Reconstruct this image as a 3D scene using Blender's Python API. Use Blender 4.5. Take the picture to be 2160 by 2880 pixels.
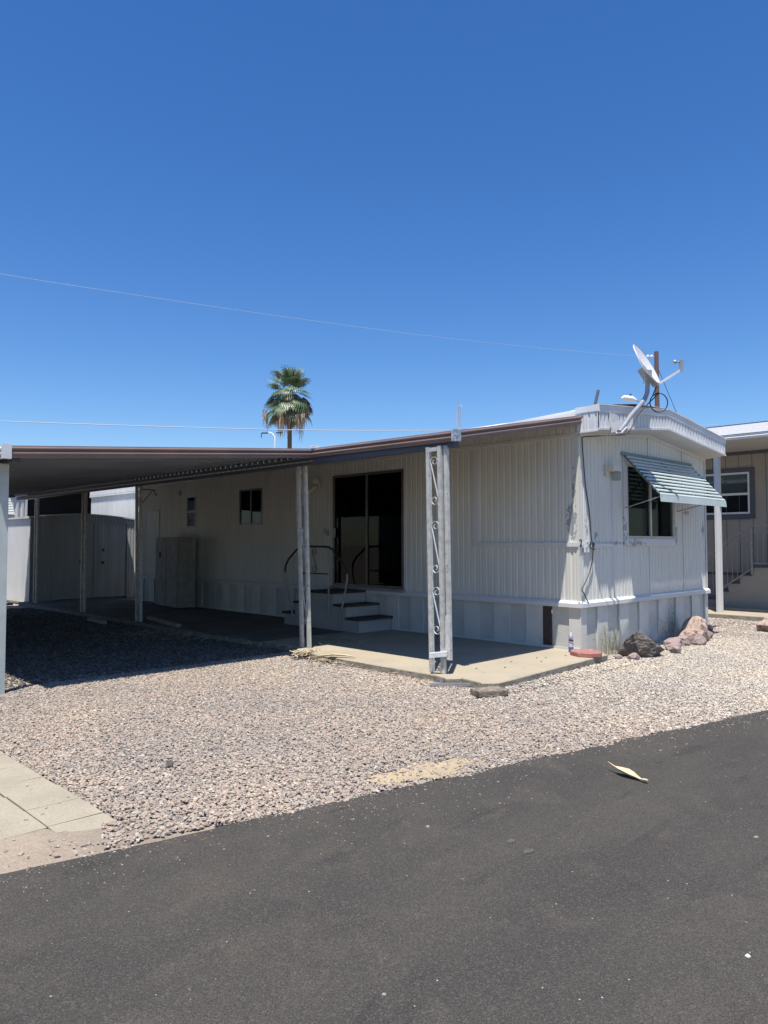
import bpy, bmesh, math, random
import numpy as np
from mathutils import Vector, Matrix, noise

for o in list(bpy.data.objects): bpy.data.objects.remove(o)
S = bpy.context.scene
COL = S.collection
R = math.radians
PI = math.pi

# ------------------------------------------------------------------ camera
cam_d = bpy.data.cameras.new('camera'); cam = bpy.data.objects.new('camera', cam_d); COL.objects.link(cam)
YAW, PITCH, ROLL = R(44.475), R(2.447), R(-0.0626)
cd = cam_d; cd.sensor_fit = 'VERTICAL'; cd.sensor_height = 36.0; cd.lens = 2085.15/2880*36.0
cd.clip_start = 0.05; cd.clip_end = 3000
fw = Vector((math.sin(YAW)*math.cos(PITCH), math.cos(YAW)*math.cos(PITCH), math.sin(PITCH)))
rt = Vector((math.cos(YAW), -math.sin(YAW), 0)); up = rt.cross(fw)
r2 = rt*math.cos(ROLL)+up*math.sin(ROLL); u2 = -rt*math.sin(ROLL)+up*math.cos(ROLL)
mt = Matrix((r2, u2, -fw)).transposed().to_4x4(); mt.translation = Vector((-9.267, -5.520, 1.5))
cam.matrix_world = mt
S.camera = cam
S.render.resolution_x = 768; S.render.resolution_y = 1024

# ------------------------------------------------------------------ world + sun
SUN = Vector((-0.25, -0.166, 1.0)).normalized()           # direction towards the sun
el = math.asin(SUN.z); az = math.atan2(SUN.x, SUN.y)
W = bpy.data.worlds.new('World'); S.world = W; W.use_nodes = True
nt = W.node_tree; nt.nodes.clear()
sky = nt.nodes.new('ShaderNodeTexSky'); sky.sky_type = 'NISHITA'; sky.sun_disc = False
sky.sun_elevation = el; sky.sun_rotation = az
sky.altitude = 0; sky.air_density = 1.0; sky.dust_density = 0.3; sky.ozone_density = 4.5
bg = nt.nodes.new('ShaderNodeBackground'); bg.inputs[1].default_value = 0.10
ow = nt.nodes.new('ShaderNodeOutputWorld')
hs = nt.nodes.new('ShaderNodeHueSaturation'); hs.inputs['Hue'].default_value = .508; hs.inputs['Saturation'].default_value = 1.27; hs.inputs['Value'].default_value = 1.02
nt.links.new(sky.outputs[0], hs.inputs['Color']); nt.links.new(hs.outputs[0], bg.inputs[0]); nt.links.new(bg.outputs[0], ow.inputs[0])
sd = bpy.data.lights.new('sun', 'SUN'); sd.energy = 4.7; sd.angle = R(0.5); sd.color = (1.0, 0.955, 0.89)
so = bpy.data.objects.new('sun', sd); COL.objects.link(so)
so.rotation_euler = SUN.to_track_quat('Z', 'Y').to_euler(); so.location = (0, 0, 30)
vs = S.view_settings; vs.view_transform = 'Standard'; vs.look = 'None'; vs.exposure = 0.6; vs.gamma = 1.0
vs.use_curve_mapping = False
S.render.engine = 'CYCLES'
S.cycles.max_bounces = 8; S.cycles.diffuse_bounces = 2; S.cycles.transparent_max_bounces = 12

# ------------------------------------------------------------------ materials
def srgb(r, g, b):
    f = lambda c: (c/255/12.92) if c/255 <= .04045 else ((c/255+.055)/1.055)**2.4
    return (f(r), f(g), f(b), 1)
def lin(r, g=None, b=None):
    return (r, r if g is None else g, r if b is None else b, 1)
def mat(name, c1, c2=None, scale=3.0, rough=0.7, metal=0.0, bump=0.0, bscale=60.0, fine=0.0, fscale=120.0,
        spots=None, sscale=20.0, sth=0.62, spec=0.5, stretch=None):
    """c1/c2 blended by large noise; fine: value grain; spots: third colour where a noise passes sth"""
    m = bpy.data.materials.new(name); m.use_nodes = True
    N = m.node_tree.nodes; L = m.node_tree.links; b = N['Principled BSDF']
    b.inputs['Roughness'].default_value = rough; b.inputs['Metallic'].default_value = metal
    b.inputs['Specular IOR Level'].default_value = spec
    tc = N.new('ShaderNodeTexCoord'); src = tc.outputs['Object']
    if stretch:
        mp = N.new('ShaderNodeMapping'); mp.inputs['Scale'].default_value = stretch
        L.new(src, mp.inputs[0]); src = mp.outputs[0]
    def nz(sc, det=4):
        n = N.new('ShaderNodeTexNoise'); n.inputs['Scale'].default_value = sc; n.inputs['Detail'].default_value = det
        L.new(src, n.inputs['Vector']); return n.outputs[0]
    def mix(f, a, bb, mode='MIX'):
        x = N.new('ShaderNodeMix'); x.data_type = 'RGBA'; x.blend_type = mode
        if isinstance(f, float): x.inputs[0].default_value = f
        else: L.new(f, x.inputs[0])
        for s, v in ((6, a), (7, bb)):
            if isinstance(v, tuple): x.inputs[s].default_value = v
            else: L.new(v, x.inputs[s])
        return x.outputs[2]
    def ramp(f, a, bb, va=0.0, vb=1.0):
        x = N.new('ShaderNodeMapRange'); x.inputs[1].default_value = a; x.inputs[2].default_value = bb
        x.inputs[3].default_value = va; x.inputs[4].default_value = vb
        L.new(f, x.inputs[0]); return x.outputs[0]
    c = c1
    if c2: c = mix(ramp(nz(scale), .35, .65), c1, c2)
    if spots: c = mix(ramp(nz(sscale, 6), sth, sth+.05), c, spots)
    if fine:
        v = ramp(nz(fscale, 3), .3, .7, 1-fine, 1+fine)
        cv = N.new('ShaderNodeCombineColor')
        for i in range(3): L.new(v, cv.inputs[i])
        c = mix(1.0, c, cv.outputs[0], 'MULTIPLY')
    if isinstance(c, tuple): b.inputs['Base Color'].default_value = c
    else: L.new(c, b.inputs['Base Color'])
    if bump:
        bp = N.new('ShaderNodeBump'); bp.inputs['Strength'].default_value = 1.0; bp.inputs['Distance'].default_value = bump
        L.new(nz(bscale, 5), bp.inputs['Height']); L.new(bp.outputs[0], b.inputs['Normal'])
    return m

def glass_mat(name, tint=(.72, .76, .76), rough=0.02, fres=1.5, add=0.6):
    m = bpy.data.materials.new(name); m.use_nodes = True
    N = m.node_tree.nodes; L = m.node_tree.links; N.clear()
    out = N.new('ShaderNodeOutputMaterial'); tr = N.new('ShaderNodeBsdfTransparent'); tr.inputs[0].default_value = (*tint, 1)
    gl = N.new('ShaderNodeBsdfGlossy'); gl.inputs['Roughness'].default_value = rough; gl.inputs[0].default_value = (.9, .95, 1, 1)
    fr = N.new('ShaderNodeFresnel'); fr.inputs[0].default_value = fres
    mx = N.new('ShaderNodeMixShader'); ge = N.new('ShaderNodeNewGeometry'); sb = N.new('ShaderNodeMath'); sb.operation = 'SUBTRACT'; sb.inputs[0].default_value = 1; L.new(ge.outputs['Backfacing'], sb.inputs[1])
    ml = N.new('ShaderNodeMath'); ml.operation = 'MULTIPLY'; m2 = N.new('ShaderNodeMath'); m2.operation = 'MULTIPLY'; m2.inputs[1].default_value = add; L.new(fr.outputs[0], m2.inputs[0]); L.new(m2.outputs[0], ml.inputs[0]); L.new(sb.outputs[0], ml.inputs[1]); L.new(ml.outputs[0], mx.inputs[0]); L.new(tr.outputs[0], mx.inputs[1]); L.new(gl.outputs[0], mx.inputs[2])
    L.new(mx.outputs[0], out.inputs[0]); return m

def siding_mat(name, base, patches=(), dirt=0.28, wear=(.33, .35, .36, 1)):
    """painted sheet metal: streaky dirt, chips, and bare peeled patches (world-placed boxes: centre, half size)"""
    m = bpy.data.materials.new(name); m.use_nodes = True
    N = m.node_tree.nodes; L = m.node_tree.links; b = N['Principled BSDF']
    b.inputs['Roughness'].default_value = .6; b.inputs['Specular IOR Level'].default_value = .25
    geo = N.new('ShaderNodeNewGeometry'); pos = geo.outputs['Position']
    def nz(sc, det=5, st=None):
        src = pos
        if st:
            mp = N.new('ShaderNodeMapping'); mp.inputs['Scale'].default_value = st; L.new(pos, mp.inputs[0]); src = mp.outputs[0]
        n = N.new('ShaderNodeTexNoise'); n.inputs['Scale'].default_value = sc; n.inputs['Detail'].default_value = det
        L.new(src, n.inputs['Vector']); return n.outputs[0]
    def rmp(f, a, bb, va=0., vb=1.):
        x = N.new('ShaderNodeMapRange'); x.inputs[1].default_value = a; x.inputs[2].default_value = bb
        x.inputs[3].default_value = va; x.inputs[4].default_value = vb; L.new(f, x.inputs[0]); return x.outputs[0]
    def mix(f, a, bb):
        x = N.new('ShaderNodeMix'); x.data_type = 'RGBA'; L.new(f, x.inputs[0])
        for s, v in ((6, a), (7, bb)):
            if isinstance(v, tuple): x.inputs[s].default_value = v
            else: L.new(v, x.inputs[s])
        return x.outputs[2]
    def mth(op, a, bb):
        x = N.new('ShaderNodeMath'); x.operation = op
        for i, v in enumerate((a, bb)):
            if isinstance(v, float): x.inputs[i].default_value = v
            else: L.new(v, x.inputs[i])
        return x.outputs[0]
    dk = tuple(c*.72 for c in base[:3])+(1,)
    c = mix(rmp(nz(2.2, 6, (3, 3, .35)), .45, .75, 0., dirt), base, dk)
    c = mix(rmp(nz(1.0, 5, (26, 26, .55)), .66, .80, 0., dirt*1.1), c, (base[0]*.52, base[1]*.42, base[2]*.34, 1))
    c = mix(rmp(nz(1.3, 4), .45, .7, 0., .35), c, (base[0]*.86, base[1]*.84, base[2]*.79, 1))
    c = mix(rmp(nz(45, 3), .70, .74), c, (base[0]*.5, base[1]*.48, base[2]*.46, 1))
    for (cx, cy, cz), (hx, hy, hz), th in patches:
        sp = N.new('ShaderNodeSeparateXYZ'); L.new(pos, sp.inputs[0]); acc = None
        for i, (q, h) in enumerate(((cx, hx), (cy, hy), (cz, hz))):
            d = mth('ABSOLUTE', mth('SUBTRACT', sp.outputs[i], float(q)), 0.0)
            e = rmp(d, 0., h, 1., 0.)
            acc = e if acc is None else mth('MULTIPLY', acc, e)
        f = mth('ADD', mth('MULTIPLY', mth('POWER', acc, .6), .62), nz(22, 8, (1, 1, .7)))
        c = mix(rmp(f, th, th+.02), c, wear)
    L.new(c, b.inputs['Base Color']); return m

M = {}
M['siding'] = siding_mat('white_siding_paint', (.68, .67, .605, 1),
        patches=[((0, .11, 1.82), (.3, .13, .42), .84), ((0, .08, 2.3), (.3, .07, .5), .95), ((.2, 0, 1.7), (.12, .3, .4), .98),
                 ((.45, 0, 1.62), (.14, .3, .16), .97), ((4.2, 0, 1.75), (.14, .3, .35), .95), ((3.5, 0, 2.03), (.35, .3, .06), .92),
                 ((1.0, 0, 1.5), (.5, .3, .06), .95)])
M['trim'] = siding_mat('white_trim_paint', (.66, .66, .65, 1), patches=[((1.6, 0, 1.5), (.6, .3, .1), .88), ((3.05, 0, 1.7), (.1, .3, .4), .9), ((1.3, 0, 1.7), (.1, .3, .5), .92)], dirt=.25)
M['fascia'] = mat('white_fascia_metal', lin(.68, .69, .69), lin(.60, .61, .62), scale=2, rough=.45, fine=.05)
M['roofwhite'] = mat('white_roof_coating', lin(.80, .80, .78), lin(.72, .72, .70), scale=1.5, rough=.8, fine=.04)
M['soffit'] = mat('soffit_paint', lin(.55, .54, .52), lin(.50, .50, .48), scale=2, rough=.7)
M['skirt'] = mat('skirting_smooth_metal', lin(.66, .65, .59), lin(.59, .58, .53), scale=3, rough=.5, fine=.05, spots=lin(.45, .45, .44), sscale=9, sth=.70)
M['skirtt'] = mat('skirting_pebbled_metal', lin(.59, .58, .53), lin(.52, .51, .47), scale=3, rough=.6, fine=.10, fscale=90, bump=.004, bscale=70, spots=lin(.32, .32, .32), sscale=34, sth=.66)
M['vent'] = mat('brown_vent_lattice', lin(.10, .075, .065), lin(.06, .045, .04), scale=60, rough=.7, bump=.01, bscale=90)
M['bronze'] = mat('bronze_gutter_paint', lin(.215, .150, .130), lin(.175, .125, .115), scale=2, rough=.42, fine=.05, spots=lin(.16, .12, .11), sscale=8, sth=.7)
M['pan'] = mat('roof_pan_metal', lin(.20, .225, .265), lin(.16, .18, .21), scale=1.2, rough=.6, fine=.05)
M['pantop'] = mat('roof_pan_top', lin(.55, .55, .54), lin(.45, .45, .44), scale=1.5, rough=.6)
M['beam'] = mat('carport_beam_metal', lin(.07, .075, .09), rough=.5)
M['galv'] = mat('weathered_galvanised_post', lin(.58, .58, .54), lin(.43, .43, .40), scale=14, rough=.55, metal=.15, fine=.10, fscale=80, spots=lin(.13, .12, .10), sscale=22, sth=.66)
M['galvb'] = mat('bright_scroll_steel', lin(.75, .75, .74), lin(.6, .6, .6), scale=20, rough=.35, metal=.2)
M['postpale'] = mat('pale_green_post_paint', lin(.48, .52, .50), lin(.42, .46, .44), scale=6, rough=.5, fine=.05, spots=lin(.25, .26, .24), sscale=14, sth=.70)
M['patch'] = mat('silver_foil_patch', lin(.6, .6, .62), lin(.25, .25, .27), scale=30, rough=.3, metal=.5)
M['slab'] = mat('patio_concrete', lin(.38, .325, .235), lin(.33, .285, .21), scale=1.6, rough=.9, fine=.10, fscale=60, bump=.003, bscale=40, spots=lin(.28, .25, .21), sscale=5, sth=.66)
M['cslab'] = mat('shade_toned_carport_concrete', lin(.18, .15, .115), lin(.12, .10, .075), scale=1.6, rough=.95, fine=.12, fscale=60, bump=.003, bscale=40)  # slab concrete darkened, the carport's shade is put into its colour
M['slabedge'] = mat('slab_edge_concrete', lin(.30, .265, .21), lin(.20, .18, .145), scale=8, rough=.95, bump=.01, bscale=25, fine=.12)
M['paver'] = mat('beige_paver_concrete', lin(.34, .30, .225), lin(.29, .255, .19), scale=2.5, rough=.92, fine=.12, fscale=70, bump=.003, bscale=60, spots=lin(.22, .19, .15), sscale=9, sth=.68)
M['dirt'] = mat('sandy_dirt', lin(.30, .245, .185), lin(.22, .18, .14), scale=1.3, rough=1, bump=.02, bscale=20, fine=.2, fscale=90)
M['frame_w'] = mat('cream_window_frame', lin(.55, .52, .46), lin(.46, .44, .40), scale=8, rough=.5, fine=.06)
M['frame_d'] = mat('dull_aluminium_frame', lin(.16, .155, .15), lin(.11, .11, .11), scale=8, rough=.4, metal=.5)
M['glass'] = glass_mat('window_glass')
M['glassd'] = glass_mat('dark_door_glass', tint=(.25, .27, .3), add=.32)
M['screen'] = glass_mat('insect_screen', tint=(.35, .35, .36), rough=.6)
M['dark'] = mat('dark_interior', lin(.035, .035, .04), lin(.02, .02, .025), scale=2, rough=.9)
M['interior'] = mat('interior_panelling', lin(.10, .09, .08), lin(.07, .06, .055), scale=3, rough=.8)
M['curtain'] = mat('dark_drape', lin(.05, .05, .06), lin(.03, .03, .035), scale=3, rough=.95)
M['clutter'] = mat('pale_boxes', lin(.65, .63, .60), rough=.8)
M['awnl'] = mat('pale_green_awning_slat', lin(.52, .59, .56), lin(.46, .52, .50), scale=3, rough=.4, fine=.04)
M['awnd'] = mat('green_awning_edge_and_gap_shade', lin(.20, .27, .25), lin(.16, .22, .20), scale=3, rough=.5)
M['steel'] = mat('grey_steel', lin(.34, .35, .37), lin(.28, .29, .31), scale=12, rough=.4, metal=.3)
M['dish'] = mat('dish_grey_paint', lin(.62, .63, .64), lin(.56, .57, .58), scale=5, rough=.45)
M['logo'] = mat('faded_logo_grey', lin(.20, .23, .27), rough=.6)
M['black'] = mat('black_cable_rubber', lin(.035, .04, .045), rough=.5)
M['num'] = mat('black_numeral', lin(.03, .035, .035), rough=.5)
M['white'] = mat('bright_white_plastic', lin(.75, .75, .73), rough=.5)
M['cream'] = mat('cream_lamp_plastic', lin(.62, .58, .47), rough=.5)
M['treads'] = mat('dark_step_tread', lin(.07, .055, .045), lin(.045, .035, .03), scale=6, rough=.95, fine=.15)
M['step'] = mat('painted_step_side', lin(.42, .40, .37), lin(.36, .345, .32), scale=3, rough=.8, fine=.06)
M['railb'] = mat('black_rail_grip', lin(.03, .03, .03), rough=.5)
M['railw'] = mat('grey_rail_steel', lin(.36, .35, .32), lin(.28, .27, .25), scale=12, rough=.5, metal=.2)
M['shed'] = siding_mat('shed_white_paint', (.60, .61, .60, 1), dirt=.4)
M['shedf'] = siding_mat('shed_front_paint_shaded', (.40, .42, .41, 1), dirt=.5)  # darker copy of the shed white, shade painted into the front
M['shedroof'] = mat('shed_roof_metal', lin(.62, .60, .54), lin(.5, .48, .42), scale=2, rough=.6)
M['tan'] = mat('tan_neighbour_siding', lin(.36, .325, .27), lin(.33, .295, .245), scale=2, rough=.75, fine=.05)
M['tandark'] = mat('slate_window_trim', lin(.085, .09, .11), rough=.6)
M['shingle'] = mat('grey_roof_shingle', lin(.42, .42, .43), lin(.30, .30, .31), scale=14, rough=.9, fine=.2, fscale=25, stretch=(1, 1, 4))
M['blind'] = mat('white_blind', lin(.45, .47, .46), rough=.8)
M['redpaver'] = mat('red_concrete_paver', lin(.36, .15, .125), lin(.30, .135, .12), scale=16, rough=.95, fine=.12, bump=.003, bscale=80, spots=lin(.5, .36, .32), sscale=12, sth=.64)
M['block'] = mat('old_concrete_block', lin(.27, .23, .17), lin(.12, .10, .08), scale=14, rough=.95, bump=.01, bscale=50, fine=.2)
M['rockd'] = mat('dark_basalt_rock', lin(.17, .145, .125), lin(.10, .086, .076), scale=7, rough=.95, bump=.03, bscale=18, fine=.3, fscale=40, spots=lin(.24, .19, .16), sscale=6, sth=.62)
M['rockp'] = mat('pink_sandstone_rock', lin(.42, .31, .245), lin(.32, .235, .19), scale=5, rough=.95, bump=.03, bscale=14, fine=.2, fscale=40, spots=lin(.17, .12, .11), sscale=8, sth=.58)
M['rockm'] = mat('mauve_small_rock', lin(.33, .245, .22), lin(.24, .19, .175), scale=9, rough=.95, bump=.015, bscale=30, fine=.2)
M['dryleaf'] = mat('dry_palm_husk', lin(.62, .50, .33), lin(.50, .38, .23), scale=25, rough=.7, fine=.1)
M['litter'] = mat('dry_leaf_litter', lin(.50, .42, .29), lin(.34, .27, .18), scale=30, rough=.9)
M['pole'] = mat('brown_utility_pole', lin(.16, .095, .075), lin(.11, .07, .06), scale=5, rough=.9, fine=.2, stretch=(4, 4, .3))
M['trunk'] = mat('palm_trunk_bark', lin(.17, .13, .095), lin(.11, .085, .065), scale=4, rough=1, fine=.25, fscale=20, stretch=(1, 1, 5))
M['frond'] = mat('green_palm_frond', lin(.085, .135, .065), lin(.12, .17, .085), scale=1.2, rough=.45)
M['deadfrond'] = mat('dead_palm_frond', lin(.42, .33, .23), lin(.28, .215, .15), scale=1.5, rough=.8)
M['weed'] = mat('dry_weed', lin(.30, .28, .17), lin(.22, .24, .12), scale=20, rough=.8)
M['wire'] = mat('pale_wire', lin(.40, .44, .50), rough=.5)
M['plank'] = mat('painted_plank', lin(.33, .32, .29), lin(.25, .24, .215), scale=6, rough=.8, fine=.1)
M['canw'] = mat('can_white_label', lin(.55, .57, .62), rough=.35)
M['canb'] = mat('can_blue_label', lin(.07, .10, .30), lin(.12, .18, .42), scale=40, rough=.35)
M['cann'] = mat('can_navy_panel', lin(.03, .03, .10), rough=.35)
M['canr'] = mat('can_magenta_band', lin(.32, .10, .16), rough=.35)

def road_mat():
    m = bpy.data.materials.new('dark_asphalt'); m.use_nodes = True
    N = m.node_tree.nodes; L = m.node_tree.links; b = N['Principled BSDF']
    b.inputs['Roughness'].default_value = .88; b.inputs['Specular IOR Level'].default_value = .3
    tc = N.new('ShaderNodeTexCoord')
    def nz(sc, det=4, st=None, dist=0):
        n = N.new('ShaderNodeTexNoise'); n.inputs['Scale'].default_value = sc; n.inputs['Detail'].default_value = det; n.inputs['Distortion'].default_value = dist
        if st:
            mp = N.new('ShaderNodeMapping'); mp.inputs['Scale'].default_value = st; L.new(tc.outputs['Object'], mp.inputs[0]); L.new(mp.outputs[0], n.inputs['Vector'])
        else: L.new(tc.outputs['Object'], n.inputs['Vector'])
        return n.outputs[0]
    def rmp(f, a, bb, va=0., vb=1.):
        x = N.new('ShaderNodeMapRange'); x.inputs[1].default_value = a; x.inputs[2].default_value = bb
        x.inputs[3].default_value = va; x.inputs[4].default_value = vb; L.new(f, x.inputs[0]); return x.outputs[0]
    def mix(f, a, bb):
        x = N.new('ShaderNodeMix'); x.data_type = 'RGBA'; L.new(f, x.inputs[0])
        for s, v in ((6, a), (7, bb)):
            if isinstance(v, tuple): x.inputs[s].default_value = v
            else: L.new(v, x.inputs[s])
        return x.outputs[2]
    c = mix(rmp(nz(.9, 5, (1, 2.2, 1)), .38, .62), lin(.048, .0445, .039), lin(.064, .058, .049))
    c = mix(rmp(nz(3.5, 5, None, .5), .52, .72), c, lin(.078, .067, .055))
    c = mix(rmp(nz(1.6, 6, (1, 3, 1), .8), .60, .70), c, lin(.040, .037, .033))
    c = mix(rmp(nz(160, 3), .54, .68), c, lin(.105, .095, .082))
    c = mix(rmp(nz(210, 2), .50, .36), c, lin(.024, .022, .020))
    va = N.new('ShaderNodeTexVoronoi'); va.inputs['Scale'].default_value = 120; L.new(tc.outputs['Object'], va.inputs['Vector'])
    sa = N.new('ShaderNodeSeparateColor'); L.new(va.outputs['Color'], sa.inputs[0])
    c = mix(rmp(sa.outputs[0], .80, .98, 0., .38), c, lin(.120, .110, .095))
    c = mix(rmp(sa.outputs[1], .82, .98, 0., .38), c, lin(.024, .022, .020))
    # sparse pale chips
    v = N.new('ShaderNodeTexVoronoi'); v.inputs['Scale'].default_value = 30; L.new(tc.outputs['Object'], v.inputs['Vector'])
    sp = N.new('ShaderNodeSeparateColor'); L.new(v.outputs['Color'], sp.inputs[0])
    a = rmp(v.outputs['Distance'], .13, .09); g = rmp(sp.outputs[0], .955, .965)
    mu = N.new('ShaderNodeMath'); mu.operation = 'MULTIPLY'; L.new(a, mu.inputs[0]); L.new(g, mu.inputs[1])
    c = mix(mu.outputs[0], c, lin(.36, .34, .31))
    # hairline cracks
    v2 = N.new('ShaderNodeTexVoronoi'); v2.feature = 'DISTANCE_TO_EDGE'; v2.inputs['Scale'].default_value = .42
    n2 = N.new('ShaderNodeTexNoise'); n2.inputs['Scale'].default_value = 2.5; n2.inputs['Detail'].default_value = 6
    L.new(tc.outputs['Object'], n2.inputs['Vector'])
    ad = N.new('ShaderNodeVectorMath'); ad.operation = 'MULTIPLY_ADD'; L.new(n2.outputs['Color'], ad.inputs[0]); ad.inputs[1].default_value = (.9, .9, .9); L.new(tc.outputs['Object'], ad.inputs[2])
    L.new(ad.outputs[0], v2.inputs['Vector'])
    cr = rmp(v2.outputs['Distance'], .0035, .0015); gate = rmp(nz(.8, 2), .67, .72)
    mu2 = N.new('ShaderNodeMath'); mu2.operation = 'MULTIPLY'; L.new(cr, mu2.inputs[0]); L.new(gate, mu2.inputs[1])
    c = mix(mu2.outputs[0], c, lin(.017))
    L.new(c, b.inputs['Base Color'])
    bp = N.new('ShaderNodeBump'); bp.inputs['Distance'].default_value = .004; L.new(nz(130, 4), bp.inputs['Height'])
    bp2 = N.new('ShaderNodeBump'); bp2.inputs['Distance'].default_value = .012; L.new(nz(2.0, 3), bp2.inputs['Height']); L.new(bp2.outputs[0], bp.inputs['Normal'])
    L.new(bp.outputs[0], b.inputs['Normal'])
    return m
M['road'] = road_mat()

def gravel_mat(base=False):
    m = bpy.data.materials.new('gravel_bed' if base else 'gravel_stone'); m.use_nodes = True
    N = m.node_tree.nodes; L = m.node_tree.links; b = N['Principled BSDF']
    b.inputs['Roughness'].default_value = .9; b.inputs['Specular IOR Level'].default_value = .3
    if not base:
        a = N.new('ShaderNodeAttribute'); a.attribute_name = 'stone'
        L.new(a.outputs['Color'], b.inputs['Base Color'])
        return m
    tc = N.new('ShaderNodeTexCoord')
    v = N.new('ShaderNodeTexVoronoi'); v.inputs['Scale'].default_value = 38; L.new(tc.outputs['Object'], v.inputs['Vector'])
    cr = N.new('ShaderNodeValToRGB'); sp = N.new('ShaderNodeSeparateColor'); L.new(v.outputs['Color'], sp.inputs[0]); L.new(sp.outputs[0], cr.inputs[0])
    e = cr.color_ramp.elements; e[0].color = lin(.13, .11, .10); e[1].color = lin(.50, .46, .41)
    x = e.new(.4); x.color = lin(.34, .30, .265); x = e.new(.7); x.color = lin(.40, .365, .32)
    L.new(cr.outputs[0], b.inputs['Base Color'])
    bp = N.new('ShaderNodeBump'); bp.inputs['Distance'].default_value = .015; bp.invert = True
    L.new(v.outputs['Distance'], bp.inputs['Height']); L.new(bp.outputs[0], b.inputs['Normal'])
    return m
M['gravel'] = gravel_mat(); M['gbed'] = gravel_mat(True)

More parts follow.
